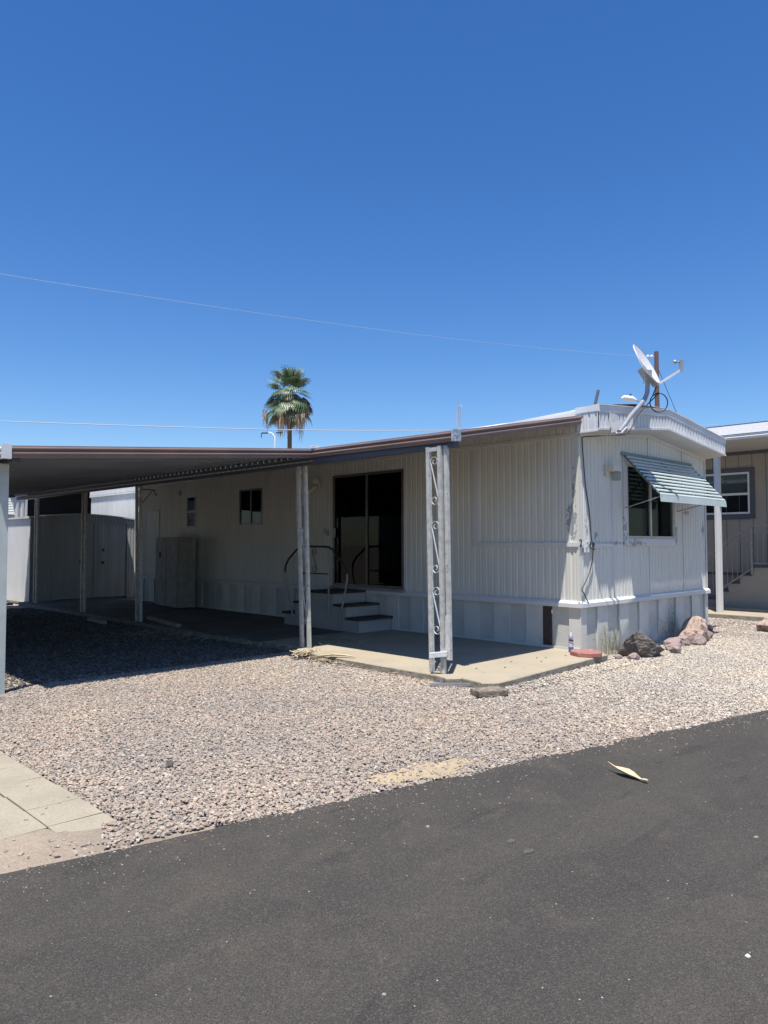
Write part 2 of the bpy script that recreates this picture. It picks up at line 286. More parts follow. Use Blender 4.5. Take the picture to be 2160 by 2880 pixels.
# ------------------------------------------------------------------ mesh helpers
OFF = {}
class MB:
    def __init__(s): s.v = []; s.f = []; s.m = []; s.sm = []
    def add(s, vs, fs, mi=0, smooth=False):
        n = len(s.v); s.v += [tuple(x) for x in vs]
        for f in fs: s.f.append([i+n for i in f]); s.m.append(mi); s.sm.append(smooth)
        return s
    def box(s, x0, x1, y0, y1, z0, z1, mi=0):
        v = [(x, y, z) for z in (z0, z1) for y in (y0, y1) for x in (x0, x1)]
        return s.add(v, [(0, 2, 3, 1), (4, 5, 7, 6), (0, 1, 5, 4), (2, 6, 7, 3), (0, 4, 6, 2), (1, 3, 7, 5)], mi)
    def obox(s, c, ax, ay, az, mi=0):
        c, ax, ay, az = map(Vector, (c, ax, ay, az))
        v = [c+ax*i+ay*j+az*k for k in (-1, 1) for j in (-1, 1) for i in (-1, 1)]
        return s.add(v, [(0, 2, 3, 1), (4, 5, 7, 6), (0, 1, 5, 4), (2, 6, 7, 3), (0, 4, 6, 2), (1, 3, 7, 5)], mi)
    def bar(s, a, b, w, h, upv=(0, 0, 1), mi=0):
        a, b = Vector(a), Vector(b); d = b-a; t = d.normalized(); sd = t.cross(Vector(upv))
        if sd.length < 1e-4: sd = t.cross(Vector((0, 1, 0)))
        sd.normalize(); u = sd.cross(t)
        return s.obox((a+b)/2, d/2, sd*w/2, u*h/2, mi)
    def tube(s, pts, r, n=8, mi=0, cap=True, smooth=True):
        pts = [Vector(p) for p in pts]; rs = r if isinstance(r, (list, tuple)) else [r]*len(pts)
        rings = []; prev = None
        for i, p in enumerate(pts):
            t = (pts[min(i+1, len(pts)-1)]-pts[max(i-1, 0)]).normalized()
            if prev is None:
                a = t.orthogonal().normalized()
            else:
                a = prev-t*prev.dot(t); a = a.normalized() if a.length > 1e-6 else t.orthogonal().normalized()
            prev = a; b = t.cross(a)
            rings.append([p+(a*math.cos(2*PI*k/n)+b*math.sin(2*PI*k/n))*rs[i] for k in range(n)])
        v = [q for rg in rings for q in rg]; f = []
        for i in range(len(pts)-1):
            for k in range(n): f.append((i*n+k, i*n+(k+1) % n, (i+1)*n+(k+1) % n, (i+1)*n+k))
        s.add(v, f, mi, smooth)
        if cap: s.add(rings[0], [tuple(reversed(range(n)))], mi); s.add(rings[-1], [tuple(range(n))], mi)
        return s
    def poly(s, pts, mi=0): return s.add(pts, [tuple(range(len(pts)))], mi)
    def prism(s, pts, vec, mi=0):
        pts = [Vector(p) for p in pts]; vec = Vector(vec); n = len(pts); q = [p+vec for p in pts]
        return s.add(pts+q, [tuple(reversed(range(n))), tuple(range(n, 2*n))]+[(i, (i+1) % n, n+(i+1) % n, n+i) for i in range(n)], mi)
    def corr(s, o, ud, nd, u0, u1, zb, zt, pitch=.1, depth=.012, mi=0, fine=True):
        """vertical corrugated sheet; o origin, ud along, nd outward normal"""
        o, ud, nd = Vector(o), Vector(ud), Vector(nd)
        prof = [(0, 0), (.12, 0), (.20, 1), (.42, 1), (.47, .7), (.53, .7), (.58, 1), (.80, 1), (.88, 0)] if fine else [(0, 0), (.25, 0), (.4, 1), (.75, 1), (.9, 0)]
        us = []
        k = math.floor(u0/pitch)-1
        while k*pitch < u1+pitch:
            for a, d in prof: us.append(((k+a)*pitch, d*depth))
            k += 1
        us.append((k*pitch, 0))
        def at(u):
            for (a, d0), (b, d1) in zip(us, us[1:]):
                if a <= u <= b: return d0+(d1-d0)*((u-a)/(b-a) if b > a else 0)
            return 0
        pr = [(u0, at(u0))]+[(u, d) for u, d in us if u0 < u < u1]+[(u1, at(u1))]
        fz = lambda z, u: z(u) if callable(z) else z
        v = []
        for u, d in pr:
            p = o+ud*u+nd*d
            v.append(p+Vector((0, 0, fz(zb, u)))); v.append(p+Vector((0, 0, fz(zt, u))))
        fl = ud.cross(Vector((0, 0, 1))).dot(nd) > 0
        f = [((2*i, 2*i+2, 2*i+3, 2*i+1) if fl else (2*i+1, 2*i+3, 2*i+2, 2*i)) for i in range(len(pr)-1)]
        return s.add(v, f, mi)
    def build(s, name, mats, parent=None, label=None, at=None, **kw):
        off = Vector((0, 0, 0))
        if parent is not None: off = OFF[parent.name]
        elif at is not None: off = Vector(at)
        me = bpy.data.meshes.new(name)
        me.from_pydata([tuple(Vector(v)-off) for v in s.v], [], s.f)
        mats = mats if isinstance(mats, (list, tuple)) else [mats]
        for m in mats: me.materials.append(M[m] if isinstance(m, str) else m)
        me.polygons.foreach_set('material_index', s.m); me.polygons.foreach_set('use_smooth', s.sm)
        me.update()
        o = bpy.data.objects.new(name, me); COL.objects.link(o); OFF[o.name] = off
        if parent is not None: o.parent = parent
        else: o.location = off
        if label: o['label'] = label
        for k, v in kw.items(): o[k] = v
        return o
def thing(name, at, label, cat, group=None):
    o = bpy.data.objects.new(name, None); COL.objects.link(o); o.location = at; o.empty_display_size = .2
    OFF[o.name] = Vector(at); o['label'] = label; o['category'] = cat
    if group: o['group'] = group
    return o
def copy_tree(o, parent=None):
    c = o.copy(); COL.objects.link(c)
    if parent is not None: c.parent = parent
    for ch in o.children: copy_tree(ch, c)
    return c
V = Vector
rnd = random.Random(7)
GZ = -.09    # gravel bed

# ------------------------------------------------------------------ the ground
edge = [(-60, 7), (-20, .75), (-12, -.85), (-8.04, -1.63), (-7.4, -1.77), (-6.62, -1.93), (-5.92, -2.09), (-5.46, -2.18), (-5.09, -2.26), (-4.49, -2.39), (-3.22, -2.66), (-1.69, -3.0), (8, -5.4), (20, -8.3), (60, -18)]
def road_y(x):
    for (a, ya), (b, yb) in zip(edge, edge[1:]):
        if a <= x <= b: return ya+(yb-ya)*(x-a)/(b-a)
    return -1.5
MB().poly([(-400, -400, -.115), (400, -400, -.115), (400, 400, -.115), (-400, 400, -.115)]).build('ground', 'dirt', kind='structure')
rm = MB(); es = [(x, y) for x, y in edge]
for (a, ya), (b, yb) in zip(es, es[1:]):
    n = max(1, int((b-a)/.25)) if -9 < a < 4 else 2
    for i in range(n):
        x0 = a+(b-a)*i/n; x1 = a+(b-a)*(i+1)/n
        y0 = road_y(x0)+.02*noise.noise(V((x0*3, 0, 0))); y1 = road_y(x1)+.02*noise.noise(V((x1*3, 0, 0)))
        rm.add([(x0, y0, -.08), (x1, y1, -.08), (x1, y1-11, -.08), (x0, y0-11, -.08)], [(0, 3, 2, 1)])
        rm.add([(x0, y0, -.08), (x1, y1, -.08), (x1, y1, -.115), (x0, y0, -.115)], [(0, 1, 2, 3)])
rm.build('road', 'road', kind='structure')
MB().poly([(-7.3, -2.3, -.1), (12, -8, -.1), (12, 18, -.1), (-9, 18, -.1), (-9, 1.2, -.1), (-7.3, 1.2, -.1)]).build('gravel_yard', 'gbed', kind='structure')

# patio slab (chipped front corner) + back carport slab
def slabmesh(poly, z1, z0, name, jag=.012, top='slab'):
    P = []
    for i, (a, b) in enumerate(zip(poly, poly[1:]+poly[:1])):
        a, b = V((*a, 0)), V((*b, 0)); n = max(1, int((b-a).length/.12)) if (b-a).length < 4 else max(1, int((b-a).length/.5))
        for k in range(n):
            p = a.lerp(b, k/n); P.append((p.x+jag*noise.noise(V((p.x*7, p.y*7, 1))), p.y+jag*noise.noise(V((p.x*7, p.y*7, 9)))))
    m = MB(); n = len(P)
    cx = sum(p[0] for p in P)/n; cy = sum(p[1] for p in P)/n
    ins = [(x+(cx-x)/max(.01, math.hypot(cx-x, cy-y))*.012, y+(cy-y)/max(.01, math.hypot(cx-x, cy-y))*.012) for x, y in P]
    m.poly([(x, y, z1) for x, y in ins])
    m.add([(x, y, z1) for x, y in ins]+[(x, y, z1-.012) for x, y in P], [(i, i+n, (i+1) % n+n, (i+1) % n) for i in range(n)], 0)
    m.add([(x, y, z1-.012) for x, y in P]+[(x, y, z0) for x, y in P], [(i, i+n, (i+1) % n+n, (i+1) % n) for i in range(n)], 1)
    return m.build(name, [top, 'slabedge'], kind='structure')
slabmesh([(-2.86, .2), (-2.93, -.05), (-2.80, -.16), (-2.86, -.50), (-2.70, -.62), (-.02, -.42), (-.02, 4.0), (-2.55, 4.0), (-2.55, 3.1), (-2.80, 2.85)], 0, -.12, 'patio_slab')
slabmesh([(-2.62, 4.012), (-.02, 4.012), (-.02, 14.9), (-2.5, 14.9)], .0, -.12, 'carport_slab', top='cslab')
# paving by the road
pm = MB(); rr = random.Random(3)
ys = [1.2, .86, .49, .12, -.26, -.53, -.87, -1.21, -1.50]
for c, (xa, xb) in enumerate([(-7.345, -7.668), (-7.672, -8.02), (-8.024, -8.4), (-8.404, -8.8), (-8.804, -9.2)]):
    o = [0, -.02, .03, -.05, .02][c]
    for a, b in zip(ys[::1], ys[1:]):
        if c > 0 and a < -1.2: continue
        z = -.072+rr.uniform(-.004, .004); t = rr.uniform(-.004, .004)
        pm.add([(xb+.003, b+o-.005, z), (xa-.003, b+o-.005, z+t), (xa-.003, a+o+.005, z+t), (xb+.003, a+o+.005, z)], [(0, 1, 2, 3)])
        pm.box(xb+.003, xa-.003, a+o+.005, b+o-.005, -.12, z-.004)
pm.build('paving', 'paver', kind='structure')

sp_ = []
for i in range(60):
    a = 2*PI*i/60; q = 1+.45*noise.noise(V((math.cos(a)*3, math.sin(a)*3, 5)))+.2*noise.noise(V((math.cos(a)*9, math.sin(a)*9, 5)))
    x_ = -5.36+.46*q*math.cos(a); sp_.append((x_, max(-1.98-.2*(x_+5.36)+.17*q*math.sin(a), road_y(x_)+.01), -.084))
M['sand'] = mat('spilled_tan_sand', lin(.42, .33, .205), lin(.35, .28, .18), scale=5, rough=1, bump=.012, bscale=50, fine=.2, fscale=90)
MB().poly(sp_).build('sand_patch', 'sand', kind='structure')
dv = MB(); vb = [(-9.8, -1.20), (-7.67, -1.19), (-7.655, -1.34), (-7.52, -1.43), (-7.40, -1.46), (-7.30, -1.50), (-7.15, -1.60), (-7.0, -1.72)]
def vtop(x):
    for (a, ya), (b, yb) in zip(vb, vb[1:]):
        if a <= x <= b: return ya+(yb-ya)*(x-a)/(b-a)
xs_ = [-9.8+.05*i for i in range(57)]
vv = []
for x in xs_:
    lo = road_y(x)-.02+.02*noise.noise(V((x*5, 3, 0))); hi = vtop(x)+.012*noise.noise(V((x*14, 7, 0)))
    for k in range(6):
        t_ = k/5; y_ = lo+(hi-lo)*t_; vv.append((x, y_, -.0795+.010*min(1, t_*2.5)+.004*noise.noise(V((x*9, y_*9, 2)))*math.sin(PI*t_)))
dv.add(vv, [(6*i+k, 6*i+6+k, 6*i+7+k, 6*i+k+1) for i in range(len(xs_)-1) for k in range(5)], 0, True)
dv.build('dirt_verge', 'dirt', kind='structure')
# ------------------------------------------------------------------ gravel stones (one heap nobody could count)
def inslab(x, y):
    return ((x > -2.85) & (y > -.58+.09*(x+2.7)/2.7) & (x < 0) & (y < 15)) & ~((x < -2.56) & (y > 3.0))
def build_gravel():
    rng = np.random.default_rng(5)
    t = (1+5**.5)/2
    ico = np.array([(-1, t, 0), (1, t, 0), (-1, -t, 0), (1, -t, 0), (0, -1, t), (0, 1, t), (0, -1, -t), (0, 1, -t), (t, 0, -1), (t, 0, 1), (-t, 0, -1), (-t, 0, 1)])/1.902
    fc = np.array([(0, 11, 5), (0, 5, 1), (0, 1, 7), (0, 7, 10), (0, 10, 11), (1, 5, 9), (5, 11, 4), (11, 10, 2), (10, 7, 6), (7, 1, 8), (3, 9, 4), (3, 4, 2), (3, 2, 6), (3, 6, 8), (3, 8, 9), (4, 9, 5), (2, 4, 11), (6, 2, 10), (8, 6, 7), (9, 8, 1)])
    temps = [ico*(1+rng.uniform(-.28, .22, (12, 1))) for _ in range(12)]
    ex = np.array([e[0] for e in edge]); ey = np.array([e[1] for e in edge])
    P = []
    def scatter(x0, x1, y0, y1, dens, r0, r1, keep, z=-.088, zj=.010):
        n = int((x1-x0)*(y1-y0)*dens); x = rng.uniform(x0, x1, n); y = rng.uniform(y0, y1, n)
        k = keep(x, y); x, y = x[k], y[k]
        r = r0+(r1-r0)*rng.beta(1.6, 3.2, len(x)); zz = z+rng.uniform(0, zj, len(x))
        P.append(np.stack([x, y, zz, r], 1))
    ry = lambda x: np.interp(x, ex, ey)
    wob = lambda x: .05*np.sin(x*5.1)+.03*np.sin(x*13.7+1)
    onpav = lambda x, y: (x < -7.335) & ((y > -1.22) | ((x > -7.70) & (y > -1.47+.10*np.sin(x*21)+.25*(x+7.34))))
    base = lambda x, y: (y > ry(x)+wob(x)*.6) & ~inslab(x, y) & ~onpav(x, y) & ~((x > -.03) & (y > -.03) & (x < 4.4)) & ~((x > 6.8))
    sand = lambda x, y: ((x+5.36)/.42)**2+((y+1.98+.2*(x+5.36))/.15)**2 > 1+.5*np.sin(x*9)*np.sin(y*11)
    dirtcorner = lambda x, y: ~((x < -7.55+.25*np.sin(y*5)) & (y < -1.15)) | (rng.uniform(0, 1, len(x)) < .25)
    scatter(-7.7, -2.6, -2.8, 3.3, 4600, .005, .0185, lambda x, y: base(x, y) & (sand(x, y) | (rng.uniform(0, 1, len(x)) < .22)) & dirtcorner(x, y))
    scatter(-8.8, -7.1, -1.9, -1.15, 900, .004, .018, lambda x, y: (y > ry(x)) & dirtcorner(x, y) & (rng.uniform(0, 1, len(x)) < np.clip(.25+1.2*(x+7.9), .12, 1)) & ~((x < -7.66) & (y > -1.2)) & ~onpav(x, y), z=-.068, zj=.004)
    scatter(-7.66, -6.9, -1.95, -1.35, 2600, .007, .019, lambda x, y: (y > ry(x)) & ~onpav(x, y) & (x > -7.62+.3*(y+1.9)), z=-.066, zj=.008)
    scatter(-2.6, 5.2, -5.0, .0, 3300, .005, .017, base)
    scatter(4.3, 8.5, -3.0, 5.0, 800, .012, .032, lambda x, y: base(x, y) & (x > 4.4))
    scatter(-7.4, -2.5, 3.3, 14, 420, .01, .03, base)
    scatter(-9, -7.4, 1.2, 12, 200, .01, .03, lambda x, y: y > 1.2)
    # against the slab edge, a little higher
    scatter(-3.1, .2, -.85, -.4, 1500, .008, .02, lambda x, y: base(x, y), z=-.075)
    # strays on the asphalt, thinning away from the edge
    def stray(x, y):
        d = ry(x)-y; return (d > -.05) & (rng.uniform(0, 1, len(x)) < np.exp(-np.clip(d, 0, 9)/.13)*.40+.0012)
    scatter(-8.6, 1.5, -5.5, -1.2, 520, .004, .013, stray, z=-.079, zj=.0005)
    nst = len(P)-1
    def dust(x, y):
        d = ry(x)-y; return (d > -.03) & (rng.uniform(0, 1, len(x)) < np.exp(-np.clip(d, 0, 9)/.16)*(.55+.45*np.sin(x*3.3)*np.sin(x*1.3+1)))
    scatter(-8.6, 1.5, -5.0, -1.2, 1500, .0015, .0055, dust, z=-.0795, zj=.0003)
    # crumbs on the pavers
    scatter(-9, -7.36, -1.2, 1.2, 30, .006, .016, lambda x, y: onpav(x, y) & (rng.uniform(0, 1, len(x)) < .5), z=-.066, zj=.001)
    dk = np.concatenate([np.full(len(q), .62 if i_ == nst else 1.) for i_, q in enumerate(P)])
    A = np.concatenate(P); n = len(A)
    V_ = np.empty((n, 12, 3)); th = rng.uniform(0, 2*PI, n); c, s = np.cos(th), np.sin(th)
    ti = rng.integers(0, 12, n); T = np.array(temps)[ti]
    sc = np.stack([rng.uniform(.8, 1.5, n), rng.uniform(.7, 1.1, n), rng.uniform(.38, .68, n)], 1)*A[:, 3:4]
    T = T*sc[:, None, :]
    tl = rng.uniform(-.4, .4, n); ct, st = np.cos(tl)[:, None], np.sin(tl)[:, None]
    Y, Z = T[:, :, 1]*ct-T[:, :, 2]*st, T[:, :, 1]*st+T[:, :, 2]*ct
    X = T[:, :, 0]; cc, ss = c[:, None], s[:, None]
    V_[:, :, 0] = X*cc-Y*ss+A[:, 0:1]; V_[:, :, 1] = X*ss+Y*cc+A[:, 1:2]; V_[:, :, 2] = Z+A[:, 2:3]
    F = (fc[None]+(np.arange(n)*12)[:, None, None]).reshape(-1, 3)
    pal = np.array([(.46, .385, .345), (.56, .44, .38), (.38, .36, .34), (.58, .53, .46), (.31, .29, .29), (.64, .59, .52), (.50, .42, .33), (.44, .31, .27), (.74, .70, .63), (.25, .24, .25)])
    pal2 = np.array([(.66, .62, .55), (.57, .53, .46), (.72, .69, .63), (.50, .45, .40), (.62, .56, .50), (.37, .34, .31), (.53, .49, .44), (.70, .66, .57)])
    w = np.clip((A[:, 0]+3.6)/2.4+rng.normal(0, .3, n), 0, 1)*np.clip((4.6-A[:, 0])/1.5, 0.15, 1)
    use2 = rng.uniform(0, 1, n) < w
    c1 = pal[rng.choice(10, n, p=[.17, .13, .15, .11, .11, .07, .10, .07, .03, .06])]; c2 = pal2[rng.choice(8, n)]
    C = np.where(use2[:, None], c2, c1)*rng.uniform(.82, 1.12, (n, 1))
    C *= np.where(use2, .80, .70)[:, None]*np.array([1.02, .985, .93])
    C *= np.where((A[:, 0] < -2.5) & (A[:, 1] > 3.25), .42, 1.0)[:, None]   # carport shade put into the stone colour
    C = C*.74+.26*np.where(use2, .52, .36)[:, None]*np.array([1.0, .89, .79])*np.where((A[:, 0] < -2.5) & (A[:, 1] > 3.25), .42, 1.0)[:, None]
    C *= np.array([.985, .965, .925])
    lf = np.sin(A[:, 0]*1.7+.8*np.sin(A[:, 1]*2.3))*np.sin(A[:, 1]*2.1+1.1*np.sin(A[:, 0]*1.3))+.6*np.sin(A[:, 0]*4.3+A[:, 1]*3.1)*np.sin(A[:, 1]*5.3-A[:, 0])
    C *= (1+.075*lf)[:, None]*np.stack([1+0*lf, 1-.018*lf, 1-.045*lf], 1)
    C *= dk[:, None]
    me = bpy.data.meshes.new('gravel')
    nf = len(F); me.vertices.add(n*12); me.vertices.foreach_set('co', V_.astype(np.float32).ravel())
    me.loops.add(nf*3); me.loops.foreach_set('vertex_index', F.astype(np.int32).ravel())
    me.polygons.add(nf); me.polygons.foreach_set('loop_start', np.arange(0, nf*3, 3, dtype=np.int32))
    me.update(calc_edges=True); me.polygons.foreach_set('use_smooth', np.zeros(nf, dtype=bool))
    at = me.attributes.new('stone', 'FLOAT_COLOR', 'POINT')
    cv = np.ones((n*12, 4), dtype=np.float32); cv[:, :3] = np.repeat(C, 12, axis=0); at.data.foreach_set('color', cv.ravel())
    me.materials.append(M['gravel']); me.update()
    o = bpy.data.objects.new('gravel', me); COL.objects.link(o); o['kind'] = 'stuff'
    o['label'] = 'loose decorative gravel covering the yard between the asphalt road and the patio'
    print('stones', n)
build_gravel()

# ------------------------------------------------------------------ the white mobile home
EX, EY = 4.33, 13.35
home = thing('mobile_home', (0, 0, GZ), 'old white corrugated mobile home with a satellite dish over its street end', 'mobile home')
def gab(z0, zp, z1): return lambda x: z0+(zp-z0)*x/2.1 if x < 2.1 else zp+(z1-zp)*(x-2.1)/(EX-2.1)
wt = gab(3.05, 3.25, 3.03)
# long wall (faces -X) around door and windows
lw = MB(); seg = lambda a, b, z0, z1: lw.corr((0, 0, 0), (0, 1, 0), (-1, 0, 0), a, b, z0, z1, .115, .009)
seg(0, 3.42, .66, 3.1); seg(3.42, 5.30, 2.80, 3.1)
seg(5.30, 7.63, .66, 3.1); seg(7.63, 8.50, .66, 1.92); seg(7.63, 8.50, 2.70, 3.1)
seg(8.50, 10.37, .66, 3.1); seg(10.37, 10.80, .66, 1.90); seg(10.37, 10.80, 2.66, 3.1); seg(10.80, EY, .66, 3.1)
seg(3.42, 5.30, .6, .71)
lw.build('side_wall', 'siding', home)
ew = MB(); e2 = lambda a, b, z0, z1: ew.corr((0, 0, 0), (1, 0, 0), (0, -1, 0), a, b, z0, z1, .105, .009)
e2(0, 1.36, .66, wt); e2(1.36, 3.02, .66, 1.57); e2(1.36, 3.02, 2.72, wt); e2(3.02, EX, .66, wt)
ew.build('end_wall', 'siding', home)
bw = MB().corr((EX, 0, 0), (0, 1, 0), (1, 0, 0), 0, EY, .1, 3.1, .3, .012, fine=False).corr((0, EY, 0), (1, 0, 0), (0, 1, 0), 0, EX, .1, wt, .3, .012, fine=False)
bw.build('rear_walls', 'siding', home)
it = MB().box(.02, EX-.02, .02, EY-.02, .60, .655)
it.build('floor_deck', 'interior', home)
MB().box(.03, EX-.03, .05, EY-.05, 2.97, 3.0).build('ceiling', 'interior', home)
MB().box(.03, EX-.03, 3.0, 3.05, .66, 2.96).box(.03, EX-.03, 6.2, 6.25, .66, 2.96).box(2.6, 2.65, 3.06, 13.2, .66, 2.96).build('interior_partition', 'interior', home)
# mansard band, under the awning roof
MB().corr((-.035, 0, 0), (0, 1, 0), (-1, 0, 0), -.33, EY, 3.06, 3.32, .115, .012).build('side_fascia', 'siding', home)
tr = MB().box(-.052, -.002, -.002, EY, 3.015, 3.06)
tr.box(-.030, 0, .0, 1.76, 1.455, 1.515).box(-.031, 0, 1.765, 1.86, 1.455, 3.015)
tr.build('side_trim', 'trim', home)
# end trims: sheet seams and horizontal strip
MB().box(.0, .90, -.028, -.001, 1.44, 1.50).build('belt_strip', 'trim', home)
for bx_ in ((.90, .925, -.020, -.001, .68, 2.62), (2.09, 2.10, -.019, -.001, .68, 1.45), (3.35, 3.36, -.019, -.001, .68, 3.1), (2.09, 2.10, -.019, -.001, 2.85, 3.2)):
    MB().box(*bx_).build('seam_strip', 'trim', home)
gt = MB()
for a, b in ((0, 2.1), (2.1, EX)):
    gt.prism([(a, -.024, wt(a)-.045), (b, -.024, wt(b)-.045), (b, -.024, wt(b)+.02), (a, -.024, wt(a)+.02)], (0, .022, 0))
gt.build('gable_trim', 'trim', home)
MB().box(-.020, .030, -.018, -.0125, .66, 3.02).box(-.018, -.0125, -.0125, .03, .66, 3.01).build('corner_trim', 'siding', home)
MB().box(EX-.03, EX+.015, -.018, -.0125, .66, 3.0).build('corner_trim', 'siding', home)
# roof, crowned
OV = .35
rf = MB(); n = 14
def rz(x): return 3.335+.24*math.sin(PI*min(max(x/EX, 0), 1))**.8 if 0 < x < EX else 3.335
prof = [(EX*i/n, rz(EX*i/n)) for i in range(n+1)]
ysec = [-OV+.02, -.1, .15, .4, .7, 1.0, 1.4, 2.0, 4, EY+.1]
bul = lambda x, y: .055*min(1, max(0, (1.45-y)/1.3))*(1 if x < 2.2 else max(0, 1-(x-2.2)/1.5))
for (a, za), (b, zb) in zip(prof, prof[1:]):
    for y0_, y1_ in zip(ysec, ysec[1:]):
        rf.add([(a, y0_, za+bul(a, y0_)), (b, y0_, zb+bul(b, y0_)), (b, y1_, zb+bul(b, y1_)), (a, y1_, za+bul(a, y1_))], [(0, 1, 2, 3)], 0, True)
for y0_, y1_ in zip(ysec, ysec[1:]):
    rf.add([(0, y0_, 3.2), (0, y1_, 3.2), (0, y1_, rz(0)+bul(0, y1_)), (0, y0_, rz(0)+bul(0, y0_))], [(0, 3, 2, 1)])
rf.poly([(x, EY+.1, z) for x, z in reversed(prof)]+[(0, EY+.1, 3.0), (EX, EY+.1, 3.0)])
rf.box(EX, EX+.05, -.3, EY, 3.1, 3.33)
rf.build('roof', 'roofwhite', home)
# end overhang: fascia, cap, soffit
fb = gab(3.09, 3.31, 3.09); ft = gab(3.33, 3.515, 3.285); fc2 = gab(3.41, 3.60, 3.36)
MB().corr((0, -OV, 0), (1, 0, 0), (0, -1, 0), -.05, EX+.04, fb, ft, .105, .014).corr((-.05, 0, 0), (0, 1, 0), (-1, 0, 0), -OV, -.002, 3.06, 3.34, .105, .010).build('end_fascia', 'fascia', home)
cp = MB()
for a, b in ((-.06, 2.1), (2.1, EX+.06)):
    cp.prism([(a, -OV-.022, ft(a)-.008), (b, -OV-.022, ft(b)-.008), (b, -OV-.022, fc2(b)), (a, -OV-.022, fc2(a))], (0, .03, 0))
    cp.prism([(a, -OV-.024, fb(a)-.022), (b, -OV-.024, fb(b)-.022), (b, -OV-.024, fb(b)+.006), (a, -OV-.024, fb(a)+.006)], (0, .022, 0))
    cp.prism([(a, -OV-.036, fc2(a)+.001), (b, -OV-.036, fc2(b)+.001), (b, -OV-.036, fc2(b)+.013), (a, -OV-.036, fc2(a)+.013)], (0, .12, 0))
cp.box(-.068, -.052, -OV-.0, -.0, 3.325, 3.41)
cp.box(-.066, -.051, -OV-.0, -.0, 3.045, 3.068)
cp.build('roof_edge_cap', 'fascia', home)
sf = MB()
for a, b in ((-.05, 2.1), (2.1, EX+.04)):
    sf.add([(a, -OV, fb(a)-.02), (b, -OV, fb(b)-.02), (b, 0, wt(max(0, b-.04))+.0), (a, 0, wt(max(a, 0)))], [(0, 1, 2, 3)])
    sf.add([(a, -OV, fb(a)), (b, -OV, fb(b)), (b, .02, wt(min(b, EX))+.03), (a, .02, wt(max(a, 0))+.03)], [(3, 2, 1, 0)])
sf.build('soffit', 'soffit', home)
# belt trim above the skirting
bt = MB().prism([(-.03, -.05, .60), (-.055, -.05, .60), (-.055, -.05, .655), (-.03, -.05, .69), (-.0, -.05, .69), (0, -.05, .6)], (0, EY+.05, 0))
bt.box(-.055, EX+.05, -.055, -.0505, .60, .657)
bt.prism([(-.055, -.0505, .657), (-.0551, .0, .657), (-.0551, .0, .69), (-.0552, -.02, .69)], (EX+.1, 0, 0))
bt.build('belt_trim', 'trim', home)
# skirting: proud smooth panels alternate with recessed pebbled ones
sk = MB()
def skirt(o, ud, nd, brk, z0, z1):
    o, ud, nd = V(o), V(ud), V(nd); nx = None
    for i, (a, b) in enumerate(zip(brk, brk[1:])):
        d = .014 if i % 2 == 0 else -.012
        p0 = o+ud*a+nd*d; p1 = o+ud*b+nd*(d+(.003 if i % 2 else 0))
        pts = [p0+V((0, 0, z0)), p1+V((0, 0, z0)), p1+V((0, 0, z1)), p0+V((0, 0, z1))]
        sk.add(pts, [(0, 1, 2, 3)], i % 2)
        if i: sk.add([nx[0], nx[1], pts[3], pts[0]], [(0, 1, 2, 3)], 0)
        nx = (pts[1], pts[2])
        if i % 2 == 0: sk.obox(p0+V((0, 0, (z0+z1)/2))+nd*.002, ud*.006, nd*.006, (0, 0, (z1-z0)/2), 0)
brkE = [-.012, .15, .45, .75, 1.08, 1.38, 1.72, 2.04, 2.38, 2.72, 3.02, 3.32, 3.66, 3.99, 4.2, EX+.02]
brkL = [-.012, .16, .44]
skirt((0, 0, 0), (1, 0, 0), (0, -1, 0), brkE, GZ-.03, .602)
brkL = [-.014, .18, .46]; y = .62
brkL2 = [.61]; 
while brkL2[-1] < EY-.3: brkL2.append(brkL2[-1]+(.29 if len(brkL2) % 2 else .30))
brkL2.append(EY)
skirt((0, 0, 0), (0, 1, 0), (-1, 0, 0), [-.013, .17, .46], GZ-.03, .602)
skirt((0, 0, 0), (0, 1, 0), (-1, 0, 0), brkL2, .0, .602)
sk.box(-.03, -.008, .0, EY, -.02, .035, 0)
sk.build('skirting', ['skirt', 'skirtt'], home)
vp = MB().box(-.012, .0, .462, .608, -.02, .6)
for i in range(5):
    for j in range(18):
        vp.obox((-.014, .477+.029*i, .03+.032*j), (.003, 0, 0), (0, .012, .012), (0, -.003, .003))
        vp.obox((-.015, .477+.029*i, .03+.032*j), (.003, 0, 0), (0, .012, -.012), (0, .003, .003))
vp.build('vent_panel', 'vent', home)

